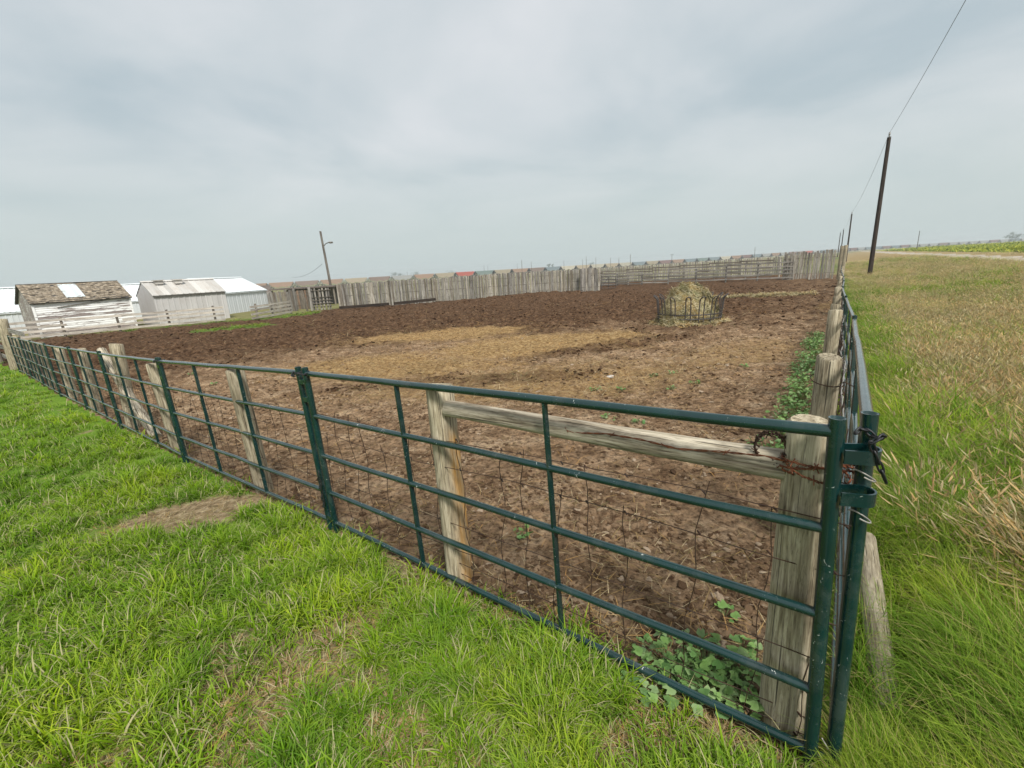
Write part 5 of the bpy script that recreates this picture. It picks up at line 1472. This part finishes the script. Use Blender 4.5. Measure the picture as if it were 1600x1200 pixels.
for i in range(n_car):
    p = pos[i]; u = along(10 + i * 18.4 + 3) - along(10 + i * 18.4 - 3)
    cn = cols[i]; a, c = (cols[i - 1] if i else None), (cols[i + 1] if i < n_car - 1 else None)
    far = pxs[i] > 1325
    if i == red_i: lab = 'red grain hopper car seen above the windbreak planks'
    elif far: lab = f'tiny {cn} hopper car in the far train beyond the canola field'
    elif a and c: lab = f'{cn} hopper car coupled between a {a} one and a {c} one' + (' above the windbreak' if pxs[i] < 965 else ' behind the far planks')
    else: lab = f'{cn} hopper car at the end of the train'
    t_ = thing('hopper_car', lab, 'railcar', (p[0], p[1], T(*p) + .40), yaw(u), 'grain hopper cars of the freight train')
    bd, rb, en, tr = carmeshes(cn)
    bo = link('hopper_body', bd, None, t_); tag(link('side_ribs', rb, None, bo), kind='stuff'); tag(link('end_frames', en, None, t_), kind='stuff')
    for s in (-6.9, 6.9): link('wheel_truck', tr, None, t_, (s, 0, 0))

# ------------------------------------------------------------------ far trees and hills
def far_tree(px, d, H, wd, label, seed, group='far trees on the horizon'):
    g = np.random.default_rng(seed); r_ = ray(px, 400); k = d / math.hypot(r_[0], r_[1]); P = (r_[0] * k, r_[1] * k); z = T(*P)
    t_ = thing('tree', label, 'tree', (P[0], P[1], z), 0, group)
    part('trunk', MB().tube([(0, 0, -.5), (.1, 0, H * .3), (0, .1, H * .6)], [.3, .22, .1], 7), M_gpole, t_)
    v = []; f = []; hh = []; kk = []
    cl = [(g.normal(0, wd * .26), g.normal(0, wd * .26), H * g.uniform(.35, .82), wd * g.uniform(.16, .30)) for _ in range(9)]
    for i in range(700):
        cx, cy, cz, rr = cl[g.integers(9)]; dd = g.normal(0, 1, 3); dd /= np.linalg.norm(dd); dd *= rr * g.random() ** .4
        c_ = np.array([cx + dd[0], cy + dd[1], cz + dd[2] * .8]); s = g.uniform(.2, .5); n0 = len(v)
        e1 = g.normal(0, s, 3); e2 = g.normal(0, s, 3); v += [tuple(c_), tuple(c_ + e1), tuple(c_ + e2)]; f.append((n0, n0 + 1, n0 + 2)); hv = g.random(); hh += [hv] * 3; kk += [g.random()] * 3
    me = bpy.data.meshes.new('crown'); me.from_pydata(v, [], f); attrs(me, hh, kk); link('crown', me, M_tree, t_)
for i, (px, d, H, wd, lab) in enumerate([(1571, 900, 15, 13, 'hazy bushy tree on the horizon at far right, left one of the pair'), (1581, 920, 12, 12, 'hazy bushy tree on the horizon at far right, right one of the pair'),
        (613, 900, 12, 14, 'pale hazy tree on the horizon above the windbreak, leftmost'), (622, 930, 11, 16, 'pale hazy tree beside the leftmost horizon tree'), (647, 920, 11, 18, 'pale hazy tree above the rust coloured hopper car'),
        (700, 980, 10, 20, 'low hazy tree left of the red hopper car'), (856, 950, 12, 9, 'small dark hazy tree above the windbreak, left one of two'), (863, 950, 13, 9, 'small dark hazy tree above the windbreak, right one of two'),
        (922, 960, 10, 16, 'low hazy tree above the right end of the windbreak')]):
    far_tree(px, d, H, wd, lab, 500 + i)
hm = MB(); v = []; f = []
for i, az in enumerate(np.radians(np.arange(-50, 46, 1.0))):
    h = -1.5 + 8 * float(fbm(az * 9, 0.3, 5, 3)) * float(sst(-.35, -.1, az)) * (1 - float(sst(.25, .45, az)))
    for rr, hh_ in ((1150, -4), (1280, h - 4), (1450, h - 3.0), (1560, -4)): v.append((rr * math.sin(az), rr * math.cos(az), hh_))
    if i:
        a = 4 * i
        for k in range(3): f.append((a - 4 + k, a + k, a + k + 1, a - 3 + k))
tag(part('hills', hm.add(v, f), ground_mat('hill_grass', f_prairie)), 'low blue hazy rise along the horizon', 'hills', kind='structure')

# ------------------------------------------------------------------ haze
hb_ = MB().box((0, 0, 4.5), (3300, 3300, 20.0))
m = bpy.data.materials.new('haze'); m.use_nodes = True; nt = m.node_tree; nt.nodes.clear()
o_ = nt.nodes.new('ShaderNodeOutputMaterial'); pv = nt.nodes.new('ShaderNodeVolumePrincipled')
pv.inputs['Color'].default_value = (.90, .96, .97, 1); pv.inputs['Density'].default_value = .00048; pv.inputs['Anisotropy'].default_value = .1
nt.links.new(pv.outputs[0], o_.inputs['Volume'])
tag(part('haze', hb_, m, smooth=False), 'thin smoky haze over the prairie', 'haze', kind='stuff')
print('OBJ', len(COL.objects))
